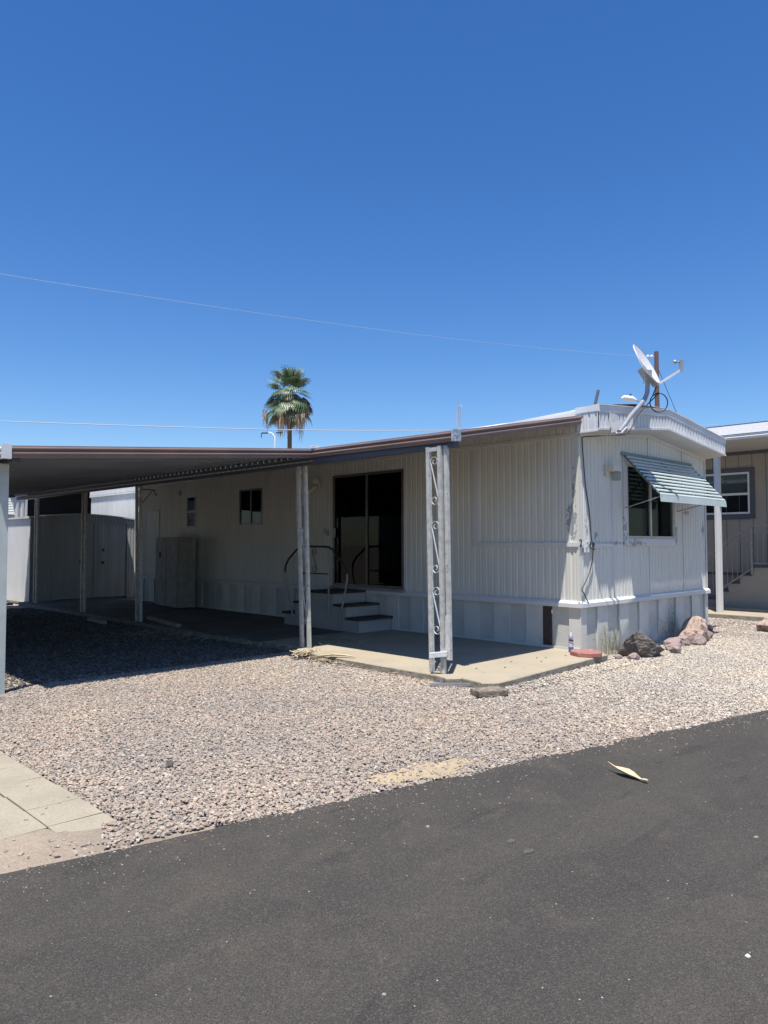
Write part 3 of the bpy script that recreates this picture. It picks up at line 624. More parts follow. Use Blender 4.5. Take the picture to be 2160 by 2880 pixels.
def window(o, ud, nd, u0, u1, z0, z1, fr, parent, mull=None, horiz=None, gl='glass', trim=0, trimm='trim', name='window', t=.035):
    """frame part with panes as sub-parts"""
    o, ud, nd = V(o), V(ud), V(nd); Z = V((0, 0, 1))
    def ob(m, a, b, c, d, n0, n1):
        m.obox(o+ud*(a+b)/2+nd*(n0+n1)/2+Z*(c+d)/2, ud*(b-a)/2, nd*(n1-n0)/2, Z*(d-c)/2)
    m = MB()
    ob(m, u0, u0+t, z0, z1, -.03, .022); ob(m, u1-t, u1, z0, z1, -.03, .022)
    ob(m, u0+t, u1-t, z0, z0+t, -.03, .0215); ob(m, u0+t, u1-t, z1-t, z1, -.03, .0215)
    if mull: ob(m, mull-t*.55, mull+t*.55, z0+t, z1-t, -.02, .018)
    if horiz: ob(m, u0+t, u1-t, horiz-t*.6, horiz+t*.6, -.02, .018)
    if trim:
        tm = MB()
        ob(tm, u0-trim, u0, z0-trim, z1+trim, -.0, .028); ob(tm, u1, u1+trim, z0-trim, z1+trim, .0, .028)
        ob(tm, u0, u1, z0-trim*1.15, z0, .0, .034); ob(tm, u0, u1, z1, z1+trim, .0, .0275)
    f = m.build(name, fr, parent)
    if trim: tm.build('window_trim', trimm, f)
    if mull:
        for a, b, g in ((u0+t, mull-t*.55, gl), (mull+t*.55, u1-t, gl)):
            g2 = MB(); ob(g2, a, b, z0+t, z1-t, -.006, -.002); g2.build('pane', g, f)
    elif horiz:
        for c, d in ((z0+t, horiz-t*.6), (horiz+t*.6, z1-t)):
            g2 = MB(); ob(g2, u0+t, u1-t, c, d, -.006, -.002); g2.build('pane', gl, f)
    else:
        g2 = MB(); ob(g2, u0+t, u1-t, z0+t, z1-t, -.006, -.002); g2.build('pane', gl, f)
    return f
window((0, 0, 0), (1, 0, 0), (0, -1, 0), 1.36, 3.02, 1.57, 2.74, 'frame_w', home, mull=2.17, trim=.10, t=.045)
window((0, 0, 0), (0, 1, 0), (-1, 0, 0), 7.63, 8.50, 1.92, 2.70, 'frame_d', home, mull=8.06)
window((0, 0, 0), (0, 1, 0), (-1, 0, 0), 10.37, 10.80, 1.90, 2.66, 'frame_w', home, horiz=2.28)
d = window((0, 0, 0), (0, 1, 0), (-1, 0, 0), 3.42, 5.30, .71, 2.80, 'frame_d', home, mull=4.36, gl='glassd', name='sliding_door', t=.045)
MB().box(-.06, -.02, 5.215, 5.245, 1.62, 1.80).box(-.05, -.02, 5.25, 5.27, 1.66, 1.76).build('handle', 'railw', d)
MB().box(-.065, .0, 3.36, 5.36, .655, .705).build('door_sill', 'plank', d)
# curtains and clutter indoors
cu = MB()
for a, b in ((3.5, 3.9), (4.9, 5.2)): cu.corr((.14, 0, 0), (0, 1, 0), (-1, 0, 0), a, b, .7, 2.7, .09, .05, fine=False)
cu.build('curtain', 'curtain', home)
t = thing('stack_of_boxes', (1.55, .6, .66), 'pale boxes and papers stacked inside behind the left half of the street window', 'boxes')
MB().box(1.35, 2.0, .45, .85, .66, 1.72).build('lower_box', 'clutter', t)
MB().obox((1.62, .62, 1.98), (.24, .06, 0), (-.05, .2, 0), (0, .03, .20)).build('upper_box', 'clutter', t)
# louvre awning over the end window
aw = MB(); n = 11
A0 = V((0, -.03, 2.86)); A1 = V((0, -.60, 2.21))
awn = MB().bar((1.27, -.04, 2.83), (1.27, -.59, 2.225), .03, .02).bar((3.68, -.04, 2.83), (3.68, -.59, 2.225), .03, .02).bar((2.5, -.04, 2.83), (2.5, -.59, 2.225), .02, .02)
awn.box(1.2, 3.71, -.04, -.026, 2.84, 2.90)
ao = awn.build('window_awning', 'awnd', home, label='pale green slatted metal awning propped over the end window')
for i in range(n):
    p = A0.lerp(A1, (i+.4)/n)
    pr_ = [(-.050*math.sin(t_), -.033*(1-math.cos(t_))) for t_ in [R(a_) for a_ in (0, 25, 45, 60, 75, 88, 100)]]
    m = MB(); v = [(xx, p.y+.012+dy, p.z+.012+dz) for xx in (1.245, 3.69) for dy, dz in pr_]; k_ = len(pr_)
    m.add(v, [(q, q+1, k_+q+1, k_+q) for q in range(k_-1)], 0, True)
    v2 = [(xx, p.y+.016+dy, p.z+.008+dz) for xx in (1.246, 3.689) for dy, dz in pr_]
    m.add(v2, [(q, k_+q, k_+q+1, q+1) for q in range(k_-1)], 1, True)  # undersides coloured dark to deepen the shade in the gaps
    m.build('slat', ['awnl', 'awnd'], ao)
MB().prism([(1.24, -.615, 2.215), (1.24, -.625, 2.115), (1.24, -.615, 2.115), (1.24, -.605, 2.215)], (2.455, 0, 0)).build('valance', 'awnl', ao)
MB().bar((1.28, -.03, 2.04), (1.28, -.62, 2.20), .02, .012).build('arm', 'steel', ao)
MB().bar((3.10, -.03, 2.04), (3.16, -.60, 2.18), .02, .012).build('arm', 'steel', ao)
# lamp on end wall
lp = MB().box(.70, .78, -.05, -.014, 2.50, 2.66).box(.74, .97, -.14, -.05, 2.565, 2.645).build('wall_lamp', 'cream', home, label='cream wall lamp left of the street window')
MB().tube([(.90, -.10, 2.565), (.90, -.10, 2.55), (.90, -.10, 2.45), (.90, -.10, 2.43)], [.05, .065, .065, .04], 12).build('lamp_shade', 'glass', lp)
# carport side lamp, small vent, meter door
lp = MB().box(-.05, -.012, 5.70, 5.80, 2.60, 2.72).tube([(-.06, 5.75, 2.66), (-.12, 5.68, 2.68), (-.19, 5.60, 2.70)], [.03, .055, .06], 10).tube([(-.06, 5.77, 2.63), (-.10, 5.83, 2.56), (-.16, 5.88, 2.52)], [.03, .045, .05], 10)
lp.build('wall_lamp', 'cream', home, label='cream floodlight beside the sliding door')
MB().box(-.06, -.012, 11.09, 11.19, 2.70, 2.80).build('vent_cap', 'steel', home)
dr = MB().box(-.03, -.012, 12.17, 12.83, .80, 2.36).build('side_door', 'siding', home)
MB().box(-.035, -.0301, 12.32, 12.68, 1.6, 2.2).build('door_panel', 'siding', dr)
MB().box(-.045, -.012, 5.42, 5.46, 1.66, 1.76).build('doorbell', 'railw', home); MB().box(-.03, -.012, 5.52, 5.55, 1.70, 1.80).build('switch_plate', 'railw', home)
# ---- house number at the corner: three black numerals and one plate with a pale numeral
def text(body, size, loc, matn, parent, name='numeral', ext=.003, rot=(PI/2, 0, 0), shear=0):
    c = bpy.data.curves.new('txt', 'FONT'); c.body = body; c.size = size; c.extrude = ext; c.align_x = 'CENTER'; c.align_y = 'CENTER'; c.shear = shear; c.offset = .0025
    o = bpy.data.objects.new('txt', c); COL.objects.link(o)
    me = bpy.data.meshes.new_from_object(o.evaluated_get(bpy.context.evaluated_depsgraph_get()))
    bpy.data.objects.remove(o)
    ob = bpy.data.objects.new(name, me); me.materials.clear(); me.materials.append(M[matn]); COL.objects.link(ob)
    ob.location = V(loc)-(OFF[parent.name] if parent else V((0, 0, 0))); ob.rotation_euler = rot
    if parent: ob.parent = parent
    return ob
hn = thing('house_number', (.14, -.03, 1.40), 'house number with black numerals beside the corner of the white home', 'house number')
npl = MB().box(.06, .20, -.040, -.034, 1.375, 1.56)
npl.obox((.14, -.0415, 1.46), (.035, 0, .07), (0, .002, 0), (-.006, 0, .004)).build('number_plate', 'white', hn)
text('7', .17, (.125, -.044, 1.465), 'skirt', hn, shear=.4)
text('2', .15, (-.02, -.036, 1.50), 'num', hn)
text('2', .15, (.225, -.036, 1.475), 'num', hn)
text('2', .15, (.325, -.036, 1.455), 'num', hn)

# ------------------------------------------------------------------ patio awning and carport
def gutter(m, a, b, nd, h=.125, mi=0):
    """two-ribbed bronze gutter profile from a to b (top line), nd outward"""
    a, b, nd = V(a), V(b), V(nd).normalized(); Z = V((0, 0, 1))
    P = [(0, 0), (.012, 0), (.014, -.012)]
    for k in range(2):
        z0 = -.012-k*.052
        for i in range(7):
            t = i/6*PI; P.append((.014+.022*math.sin(t), z0-.001-.036*(1-math.cos(t))/2))
        P.append((.012, z0-.048))
    P += [(.012, -h), (0, -h)]
    v = [a+nd*x+Z*z for x, z in P]+[b+nd*x+Z*z for x, z in P]; n = len(P)
    m.add(v, [(i, i+1, n+i+1, n+i) for i in range(n-1)]+[(n-1, 0, n, 2*n-1)]+[tuple(range(n)), tuple(range(2*n-1, n-1, -1))], mi)
GX = -2.75
paw = thing('patio_awning', (-1.4, 7, 0), 'metal patio awning with bronze gutter fixed to the white mobile home', 'awning')
zA = lambda x: 3.285+(3.285-2.80)/2.75*x     # roof plane height at x
pr = MB()
def pans(m, x0, x1, y0, y1, zf, pitch=.15):
    # roof pans: ribs run along X; drawn as a folded sheet, top and underside
    y = y0; P = []
    while y < y1-.001:
        P += [(y, 0), (y+.018, .0), (y+.022, -.035), (y+.040, -.035), (y+.044, 0)]
        y += pitch
    P.append((y1, 0)); v = []
    for yy, dz in P:
        yy = min(yy, y1); v += [(x0, yy, zf(x0)+dz), (x1, yy, zf(x1)+dz)]
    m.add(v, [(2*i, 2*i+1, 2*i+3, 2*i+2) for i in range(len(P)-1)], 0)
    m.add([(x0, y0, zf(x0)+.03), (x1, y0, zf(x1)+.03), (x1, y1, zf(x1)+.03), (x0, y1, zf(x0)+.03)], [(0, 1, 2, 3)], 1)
pans(pr, GX+.01, -.05, -.05, 14.6, lambda x: zA(x)-.05)
pr.build('roof_panel', ['pan', 'pantop'], paw)
g = MB(); gutter(g, (GX, -.06, zA(GX)+.0), (GX, 2.55, zA(GX)+.03), (-1, 0, 0)); g.build('front_gutter', 'bronze', paw)
g = MB(); gutter(g, (GX, -.06, zA(GX)), (-.045, -.06, zA(0)+.015), (0, -1, 0)); g.build('end_gutter', 'bronze', paw)
MB().obox((GX-.012, -.075, zA(GX)-.062), (.045, 0, 0), (0, .035, 0), (0, 0, .068)).build('corner_patch', 'patch', paw)
MB().bar((GX+.08, .0, 2.665), (GX+.08, 14.55, 2.66), .10, .09).build('beam', 'beam', paw)

def ribbon(m, path, x0, w, th=.004):
    P = [V((0, a, b)) for a, b in path]
    for i, (p, q) in enumerate(zip(P, P[1:])):
        t = (q-p).normalized(); nn = V((0, -t.z, t.y))
        m.obox(V((x0, 0, 0))+(p+q)/2, (w/2, 0, 0), t*((q-p).length/2+.001), nn*th/2)
def scroll_path(yc, zt, zb, Rr):
    P = []
    for i in range(29):
        s = i/28; th = PI-R(430)*(1-s); r = Rr*(.30+.70*s)
        P.append((r*math.cos(th), r*math.sin(th)))
    up_ = [(u+Rr*.0, z+zt-Rr) for u, z in P]
    H = zt-zb-2*Rr
    dn = [(-u, -(z)+zb+Rr) for u, z in reversed(P)]
    return [(yc-u, z) for u, z in up_+dn]
def post(parent, x, y, z0, ztop, gap=.165, sx=.045, sy=.05, lean=(0, 0), scrolls=None, label=None, cutl=0):
    L = lean; Z0, Z1 = z0, ztop
    m = MB()
    for k, yy in enumerate((y+gap/2, y-gap/2)):
        zb = Z0-(cutl if k else 0)
        for (a, b) in ((zb, Z1),):
            for dx, dy, wx, wy in ((0, 0, sx, sy),):
                m.obox((x+L[0]/2, yy+L[1]/2, (a+b)/2), (wx/2, 0, 0), (0, wy/2, 0), (L[0]/2, L[1]/2, (b-a)/2))
                m.obox((x+L[0]/2-sx/2-.002, yy+L[1]/2, (a+b)/2), (.003, 0, 0), (0, wy*.16, 0), (L[0]/2, L[1]/2, (b-a)/2-.01))
    m.box(x-sx/2+L[0], x+sx/2+L[0], y-gap/2+sy/2+L[1], y+gap/2-sy/2+L[1], Z1-.055, Z1-.01)
    p = m.build('post', 'galv', parent, label=label)
    for zt, zb in (scrolls or [(Z1-.10, Z1-.66), (Z1-.95, Z1-1.52), (Z1-1.80, Z1-2.36)]):
        t_ = (zt+zb)/2; f = (t_-Z0)/(Z1-Z0)
        r_ = MB(); ribbon(r_, scroll_path(y+L[1]*f, zt, zb, (gap-sy)/2-.002), x+L[0]*f, .018)
        r_.build('scroll', 'galvb', p)
    return p
p1 = post(paw, -2.745, .235, 0, 2.64, gap=.178, lean=(-.01, .035), label='corner post with scrollwork at the street end of the patio', sx=.045, sy=.05, scrolls=[(2.53, 1.95), (1.77, 1.15), (1.00, .44)])
MB().obox((-2.712, .10, 1.40), (.022, 0, 0), (0, .024, 0), (-.005, .016, 1.24)).obox((-2.738, .10, 1.40), (.004, 0, 0), (0, .006, 0), (-.005, .016, 1.24)).build('spare_stud', 'galv', p1)
MB().obox((-2.83, .155, .225), (.055, -.085, .012), (-.004, -.003, 0), (0, .0, .026)).obox((-2.80, .175, .25), (.055, -.085, .012), (.028, .018, 0), (0, .0, .003)).obox((-2.74, .085, .42), (.006, 0, 0), (0, .03, 0), (0, 0, .25)).build('bent_bracket', 'galvb', p1)
MB().box(-2.95, -2.935, -.02, .02, -.1, -.0).build('foot_strap', 'steel', p1)
post(paw, -2.52, 2.97, 0, 2.70, lean=(-.04, .06), label='scrollwork post at the front of the carport slab')
p3 = post(paw, -2.54, 8.12, 0, 2.68, lean=(-.02, .03))
ar = MB().bar((-2.54, 8.03, 2.56), (-2.54, 7.52, 2.52), .012, .02).bar((-2.54, 8.03, 2.30), (-2.54, 7.62, 2.52), .008, .015).tube([(-2.54, 7.54, 2.52), (-2.54, 7.53, 2.44), (-2.54, 7.48, 2.41), (-2.54, 7.44, 2.45)], .008, 6)
ar.build('hook_arm', 'railb', p3)
post(paw, -2.48, 10.9, 0, 2.68)
post(paw, -2.30, 14.3, 0, 2.68)

cpt = thing('carport', (-4.8, 8.5, GZ), 'flat metal carport roof with bronze front gutter over dark gravel', 'carport')
zB = lambda x: 2.83+.0815*(x-GX)
g = MB(); pans(g, -6.74, GX-.01, 2.56, 14.6, lambda x: zB(x)-.045)
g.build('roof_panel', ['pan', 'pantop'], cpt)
g = MB(); gutter(g, (-6.70, 2.55, zB(-6.70)), (GX-.0, 2.55, zB(GX)), (0, -1, 0), h=.13); g.build('front_gutter', 'bronze', cpt)
g = MB(); gutter(g, (-6.75, 14.6, zB(-6.75)), (-6.75, 2.50, zB(-6.75)), (-1, 0, 0), h=.13); g.obox((-6.745, 2.53, zB(-6.75)-.063), (.04, 0, 0), (0, .035, 0), (0, 0, .073)); g.build('side_gutter', 'fascia', cpt)
MB().bar((-6.62, 2.62, 2.40), (-6.62, 14.5, 2.40), .08, .09).build('beam', 'beam', cpt)
MB().bar((-6.7, 14.56, 2.44), (GX, 14.56, 2.74), .06, .10).build('end_beam', 'pan', cpt)
MB().obox((GX, 2.50, 2.855), (.05, 0, 0), (0, .04, 0), (0, 0, .006)).build('flashing', 'white', cpt)
# pale post at the left, with dented downspout
for yy in (2.99, 8.6, 14.3):
    lpst = MB().box(-6.685, -6.585, yy-.045, yy+.045, GZ-.02, 2.36)
    lpst.box(-6.70, -6.686, yy-.02, yy+.02, GZ-.02, 2.36)
    lpst.build('post', 'postpale', cpt, label='pale square post at the outer corner of the carport' if yy < 3 else None)
ds = MB().tube([(-6.77, 2.92, 2.42), (-6.76, 2.93, 1.3), (-6.75, 2.93, .55), (-6.735, 2.93, .42), (-6.75, 2.93, .30), (-6.76, 2.93, -.07)], .035, 8)
ds.build('downspout', 'postpale', cpt)

# ------------------------------------------------------------------ steps with handrail
st = thing('entry_steps', (-.45, 4.7, 0), 'double-sided wooden entry steps with dark treads below the sliding door', 'steps')
X0 = -.80
bd = MB().prism([(X0, 3.70, 0), (X0, 5.78, 0), (X0, 5.78, .20), (X0, 5.45, .20), (X0, 5.45, .41), (X0, 5.10, .41), (X0, 5.10, .62), (X0, 4.36, .62), (X0, 4.36, .41), (X0, 4.03, .41), (X0, 4.03, .20), (X0, 3.70, .20)], (-X0-.04, 0, 0))
bd.build('step_body', 'step', st)
for a, b, z in ((4.33, 5.13, .62), (4.00, 4.355, .41), (3.66, 4.025, .20), (5.105, 5.48, .41), (5.455, 5.82, .20)):
    MB().box(X0-.03, -.04, a, b, z+.002, z+.04).build('tread', 'treads', st)
hr = thing('step_handrail', (X0, 4.8, 0), 'arched metal handrail with black grip along the front of the entry steps', 'handrail')
hx = X0-.045
MB().tube([(hx, y, z) for y, z in ((5.70, .98), (5.68, 1.10), (5.60, 1.21), (5.34, 1.40), (5.22, 1.44), (5.0, 1.45), (4.6, 1.45), (4.44, 1.44), (4.34, 1.40), (4.10, 1.20), (4.0, 1.08), (3.96, .98))], .02, 10).build('grip', 'railb', hr)
MB().tube([(hx, 5.70, .98), (hx, 5.68, .85), (hx, 5.50, .30), (hx, 5.46, .17)], .015, 8).build('leg', 'railw', hr)
MB().tube([(hx, 3.96, .98), (hx, 3.955, .90), (hx, 4.00, .70), (hx, 4.13, .25), (hx, 4.16, .05)], .017, 8).build('leg', 'railw', hr)
MB().tube([(hx, 5.22, 1.43), (hx, 5.22, .40)], .013, 8).build('upright', 'railw', hr)
MB().tube([(hx, 4.44, 1.43), (hx, 4.44, .30)], .016, 8).build('upright', 'railw', hr)
MB().tube([(hx, 5.22, .97), (hx, 4.44, .97)], .012, 8).build('crossbar', 'railb', hr)
m = MB(); ribbon(m, scroll_path(4.83, 1.42, .99, .07), hx, .014); m.build('scroll', 'railb', hr)

# ------------------------------------------------------------------ storage cabinet doors leaning at the wall, plank, small things
cb = thing('storage_cabinet', (-.35, 11.0, 0), 'tall pale two-door metal cabinet standing against the home in the carport', 'cabinet')
def op(m, u0, u1, n0, n1, z0, z1):   # oriented with the front face turned towards the carport
    o = V((-.70, 9.75, 0)); ud = V((.12, 1.0, 0)).normalized(); nd = V((-1.0, .12, 0)).normalized()
    m.obox(o+ud*(u0+u1)/2+nd*(n0+n1)/2+V((0, 0, (z0+z1)/2)), ud*(u1-u0)/2, nd*(n1-n0)/2, (0, 0, (z1-z0)/2)); return m
op(MB(), .25, 1.62, -.42, 0, .03, 1.66).build('carcass', 'plank', cb)
op(MB(), .26, .92, .002, .022, .04, 1.65).build('door', 'plank', cb)
dd = op(MB(), .94, 1.61, .002, .022, .04, 1.65).build('door', 'plank', cb)
op(MB(), 1.28, 1.33, .023, .045, 1.18, 1.30).build('handle', 'railb', dd)
MB().obox((-2.36, 7.5, .035), (-.17, -.9, 0), (.045, -.0085, 0), (0, 0, .03)).build('plank', 'plank', None, 'long pale board lying on the carport slab beyond the posts', at=(-2.36, 7.5, 0), category='plank')
MB().obox((-2.9, 9.2, -.04), (-.04, -.45, 0), (.045, -.005, 0), (0, 0, .03)).build('plank', 'plank', None, 'short pale board lying in the dark gravel behind the third post', at=(-2.9, 9.2, GZ), category='plank')

# concrete lump, metal strip, red paver, spray can
def blob(name, c, d, seed, matn, label=None, cat=None, cuts=9, sub=4, group=None, amp=.16, rot=0.):
    rg = random.Random(seed); bm = bmesh.new(); bmesh.ops.create_icosphere(bm, subdivisions=sub, radius=1)
    pl = []
    for i in range(cuts):
        v = V((rg.gauss(0, 1), rg.gauss(0, 1), rg.gauss(.25, .8))).normalized(); pl.append((v, rg.uniform(.60, .86)))
    for v in bm.verts:
        p = v.co.copy()
        for nrm, dd_ in pl:
            q = p.dot(nrm)
            if q > dd_: p -= nrm*(q-dd_)
        nn = noise.fractal(p*1.8+V((seed*3.1, 0, 0)), .9, 2.1, 4)
        p *= 1+amp*nn
        p = Matrix.Rotation(rot, 3, 'Z') @ p if rot else p
        p.z = max(p.z, -.55)
        v.co = V((p.x*d[0], p.y*d[1], p.z*d[2]))
    me = bpy.data.meshes.new(name); bm.to_mesh(me); bm.free()
    for p in me.polygons: p.use_smooth = False
    me.materials.append(M[matn]); o = bpy.data.objects.new(name, me); COL.objects.link(o); o.location = c
    if label: o['label'] = label; o['category'] = cat
    if group: o['group'] = group
    return o
cbk = MB().obox((-3.02, -.72, -.045), (.155, -.07, 0), (.045, .10, 0), (0, 0, .035))
o = cbk.build('concrete_block', 'block', None, 'weathered broken concrete block in the gravel off the slab corner', at=(-3.02, -.72, GZ), category='block')
bv = o.modifiers.new('b', 'BEVEL'); bv.width = .012; bv.segments = 2
MB().bar((-3.12, .02, -.055), (-2.83, -.32, -.045), .02, .03).build('metal_strip', 'steel', None, 'dark metal strip lying in gravel beside the slab corner', at=(-3.0, -.15, GZ), category='strip')
hexp = [(-.32+.255*math.cos(a)*1.0, -.31+.20*math.sin(a)) for a in [R(15+60*i) for i in range(6)]]
# octagonal red paver, aligned along the slab edge
hp = [(-.53, -.28), (-.47, -.44), (-.33, -.50), (-.20, -.44), (-.10, -.24), (-.16, -.10), (-.30, -.04), (-.44, -.10)]
o = MB().prism([(x, y, .001) for x, y in hp], (0, 0, .055)).build('red_paver', 'redpaver', None, 'red octagonal concrete paver at the slab corner by the skirting', at=(-.32, -.27, 0), category='paver')
bv = o.modifiers.new('b', 'BEVEL'); bv.width = .005; bv.segments = 1
cn = thing('spray_can', (-.20, .03, 0), 'blue and white spray can standing on the slab beside the skirting', 'spray can')
cx, cy = -.20, .03
def cyl(prs, mt_, nm, par, n=20):
    m = MB(); m.tube([(cx, cy, z) for z, r in prs], [r for z, r in prs], n); return m.build(nm, mt_, par)
body = cyl([(0, .033), (.004, .034), (.075, .034)], 'canb', 'can_body', cn)
cyl([(.0752, .0338), (.215, .0338)], 'canw', 'label_upper', body)
cyl([(.2152, .034), (.228, .031), (.238, .020), (.245, .017)], 'steel', 'shoulder', body)
cyl([(.245, .010), (.262, .010), (.272, .005)], 'white', 'nozzle', body)
def wrap(z0, z1, a0, a1, slope, mt_, nm):
    m = MB(); n = 8; v = []
    for i in range(n+1):
        a = a0+(a1-a0)*i/n; s_ = slope*(i/n-.5)
        for z in (z0, z1): v.append((cx+.0344*math.cos(a), cy+.0344*math.sin(a), z+s_))
    m.add(v, [(2*i, 2*i+2, 2*i+3, 2*i+1) for i in range(n)]); m.build(nm, mt_, body)
wrap(.150, .182, R(165), R(275), -.01, 'cann', 'label_panel'); wrap(.118, .136, R(165), R(285), -.03, 'canr', 'label_band'); wrap(.19, .205, R(175), R(250), 0, 'canb', 'label_stripe')

# rocks
def hullrock(name, c, pts, seed, matn, label):
    bm = bmesh.new(); U = V((.714, -.70, 0)); Wd = V((.70, .714, 0))
    for u, w, z in pts: bm.verts.new(U*u*.80+Wd*w*.85+V((0, 0, z*.92)))
    r_ = bmesh.ops.convex_hull(bm, input=bm.verts); bmesh.ops.triangulate(bm, faces=bm.faces)
    bmesh.ops.subdivide_edges(bm, edges=bm.edges, cuts=7, use_grid_fill=True)
    bmesh.ops.smooth_vert(bm, verts=bm.verts, factor=.15, use_axis_x=True, use_axis_y=True, use_axis_z=True)
    for v in bm.verts:
        n_ = v.co.normalized(); v.co += n_*(.035*noise.fractal(v.co*6+V((seed, 0, 0)), .9, 2.2, 4)+.016*noise.noise(v.co*26))
    me = bpy.data.meshes.new(name); bm.to_mesh(me); bm.free(); me.materials.append(M[matn])
    o = bpy.data.objects.new(name, me); COL.objects.link(o); o.location = c; o['label'] = label; o['category'] = 'rock'; return o
hullrock('boulder', (.66, -.52, -.09), [(-.36, -.05, 0), (-.30, .2, 0), (.0, -.12, -.02), (.30, -.02, -.02), (.42, .25, 0), (-.20, -.30, .38), (-.10, -.26, .42), (.02, .05, .36), (.30, -.20, .17), (.46, .0, .10), (-.30, -.12, .24), (.1, .35, .1), (-.1, -.30, .12), (.16, -.22, .03)], 3, 'rockd', 'large dark angular rock in front of the street end skirting')
blob('boulder', (2.86, -.40, .02), (.37, .28, .29), 4, 'rockp', 'large pinkish tan boulder by the far right corner of the home', 'rock', cuts=10)
blob('boulder', (5.2, -.92, .0), (.42, .36, .30), 23, 'rockp', 'brown boulder at the right edge beside the neighbouring concrete strip', 'rock', cuts=12)
sm = [((1.30, -.78), .13, .08, .07), ((1.62, -.62), .19, .12, .06), ((1.93, -.45), .17, .12, .10), ((2.22, -.48), .22, .12, .09), ((2.42, -.62), .15, .12, .11),
      ((.28, -.64), .12, .08, .06), ((.14, -.50), .06, .05, .04), ((3.32, -.38), .16, .12, .10), ((3.58, -.20), .17, .12, .07), ((4.25, .0), .18, .12, .08), ((3.42, .02), .09, .07, .05)]
SL = ['mauve stone touching the right foot of the dark rock', 'flat reddish stone between the dark rock and the chain of pale stones', 'pinkish stone at the left end of the chain leading to the big boulder',
      'long low stone in the middle of the chain leading to the big boulder', 'chunky stone leaning on the left foot of the pink boulder', 'small stone at the left foot of the dark rock',
      'smallest chip beside the slab left of the dark rock', 'rough stone at the right foot of the pink boulder', 'second stone right of the pink boulder, on its own', 'flat reddish stone in open gravel before the concrete strip', 'small chip behind the stones right of the pink boulder']
for i, ((x, y), a, b, c) in enumerate(sm):
    blob('small_rock', (x, y, -.06+c*.35), (a, b, c), 40+i, 'rockm', SL[i], 'rock', cuts=8, sub=3, group='small stones between the boulders')

# dry grass weeds by the skirting
wd = MB(); rg = random.Random(2)
for k in range(60):
    bx, by = .55+rg.gauss(0, .13), -.17+rg.gauss(0, .05); h = rg.uniform(.12, .48); l = rg.uniform(0, 2*PI); q = rg.uniform(.03, .22)
    P = [V((bx+math.cos(l)*q*t*t, by+math.sin(l)*q*t*t*.6, GZ+h*t)) for t in (0, .35, .7, 1)]
    wd.tube(P, [.0022, .002, .0015, .0007], 3, cap=False)
    for j in range(4):
        p = P[3].lerp(P[2], rg.random()); e = p+V((rg.gauss(0, .03), rg.gauss(0, .03), rg.uniform(0, .03))); wd.tube([p, e], [.0012, .0008], 3, cap=False)
wd.build('dry_weed', 'weed', None, 'wispy dry weed growing between the skirting and the dark rock', at=(.55, -.17, GZ), category='weed')
wd = MB()
for k in range(16):
    bx, by = 2.75+rg.gauss(0, .2), -.08; h = rg.uniform(.25, .62); P = [V((bx+.1*t*rg.uniform(-1, 1), by, GZ+h*t)) for t in (0, .4, .75, 1)]
    wd.tube(P, [.0016, .0014, .0012, .0006], 3, cap=False)
    for j in range(12):
        p = P[1].lerp(P[3], rg.random()); wd.obox(p+V((rg.gauss(0, .03), 0, 0)), (.008, 0, 0), (0, .001, 0), (0, 0, .006))
wd.build('dry_weed', 'weed', None, 'thin dead weed stems against the skirting behind the pink boulder', at=(2.75, -.08, GZ), category='weed')

# palm husk on the road
def husk(name, pts, ws, z0, label, matn='dryleaf', curl=.35, lift=None, cat='dry leaf'):
    m = MB(); rows = []; n = len(pts)
    for i, (x, y) in enumerate(pts):
        a = V((*pts[min(i+1, n-1)], 0))-V((*pts[max(i-1, 0)], 0)); a.normalize(); s_ = V((-a.y, a.x, 0)); w = ws[i]
        lf = lift[i] if lift else 0
        row = []
        for j in range(5):
            u = (j-2)/2; row.append(V((x, y, z0+lf+abs(u)**2*w*curl))+s_*u*w*.5)
        rows.append(row)
    v = [p for r_ in rows for p in r_]
    m.add(v, [(i*5+j, i*5+j+1, (i+1)*5+j+1, (i+1)*5+j) for i in range(n-1) for j in range(4)], 0, True)
    o = m.build(name, matn, None, label, at=(pts[n//2][0], pts[n//2][1], z0), category=cat)
    s_ = o.modifiers.new('s', 'SOLIDIFY'); s_.thickness = .003; return o
hk = [(-4.43, -2.74), (-4.46, -2.83), (-4.475, -2.89), (-4.48, -2.95), (-4.49, -3.01), (-4.505, -3.07), (-4.52, -3.12), (-4.53, -3.16), (-4.545, -3.20)]
hk = [(-4.53+(x+4.49)*.72, -3.07+(y+3.01)*.72) for x, y in hk]
husk('palm_husk', hk, [.007, .012, .05, .075, .065, .035, .016, .03, .010], -.072, 'curled pale dry palm husk lying on the asphalt road', lift=[.05, .035, .022, .01, .004, .004, .004, .005, .014])
husk('palm_husk', [(-2.95, 2.42), (-2.88, 2.2), (-2.82, 2.0), (-2.74, 1.84), (-2.68, 1.72)], [.03, .05, .06, .05, .02], .002, 'long dry palm husk lying across the front edge of the patio slab', lift=[-.05, -.01, .02, .02, .01])
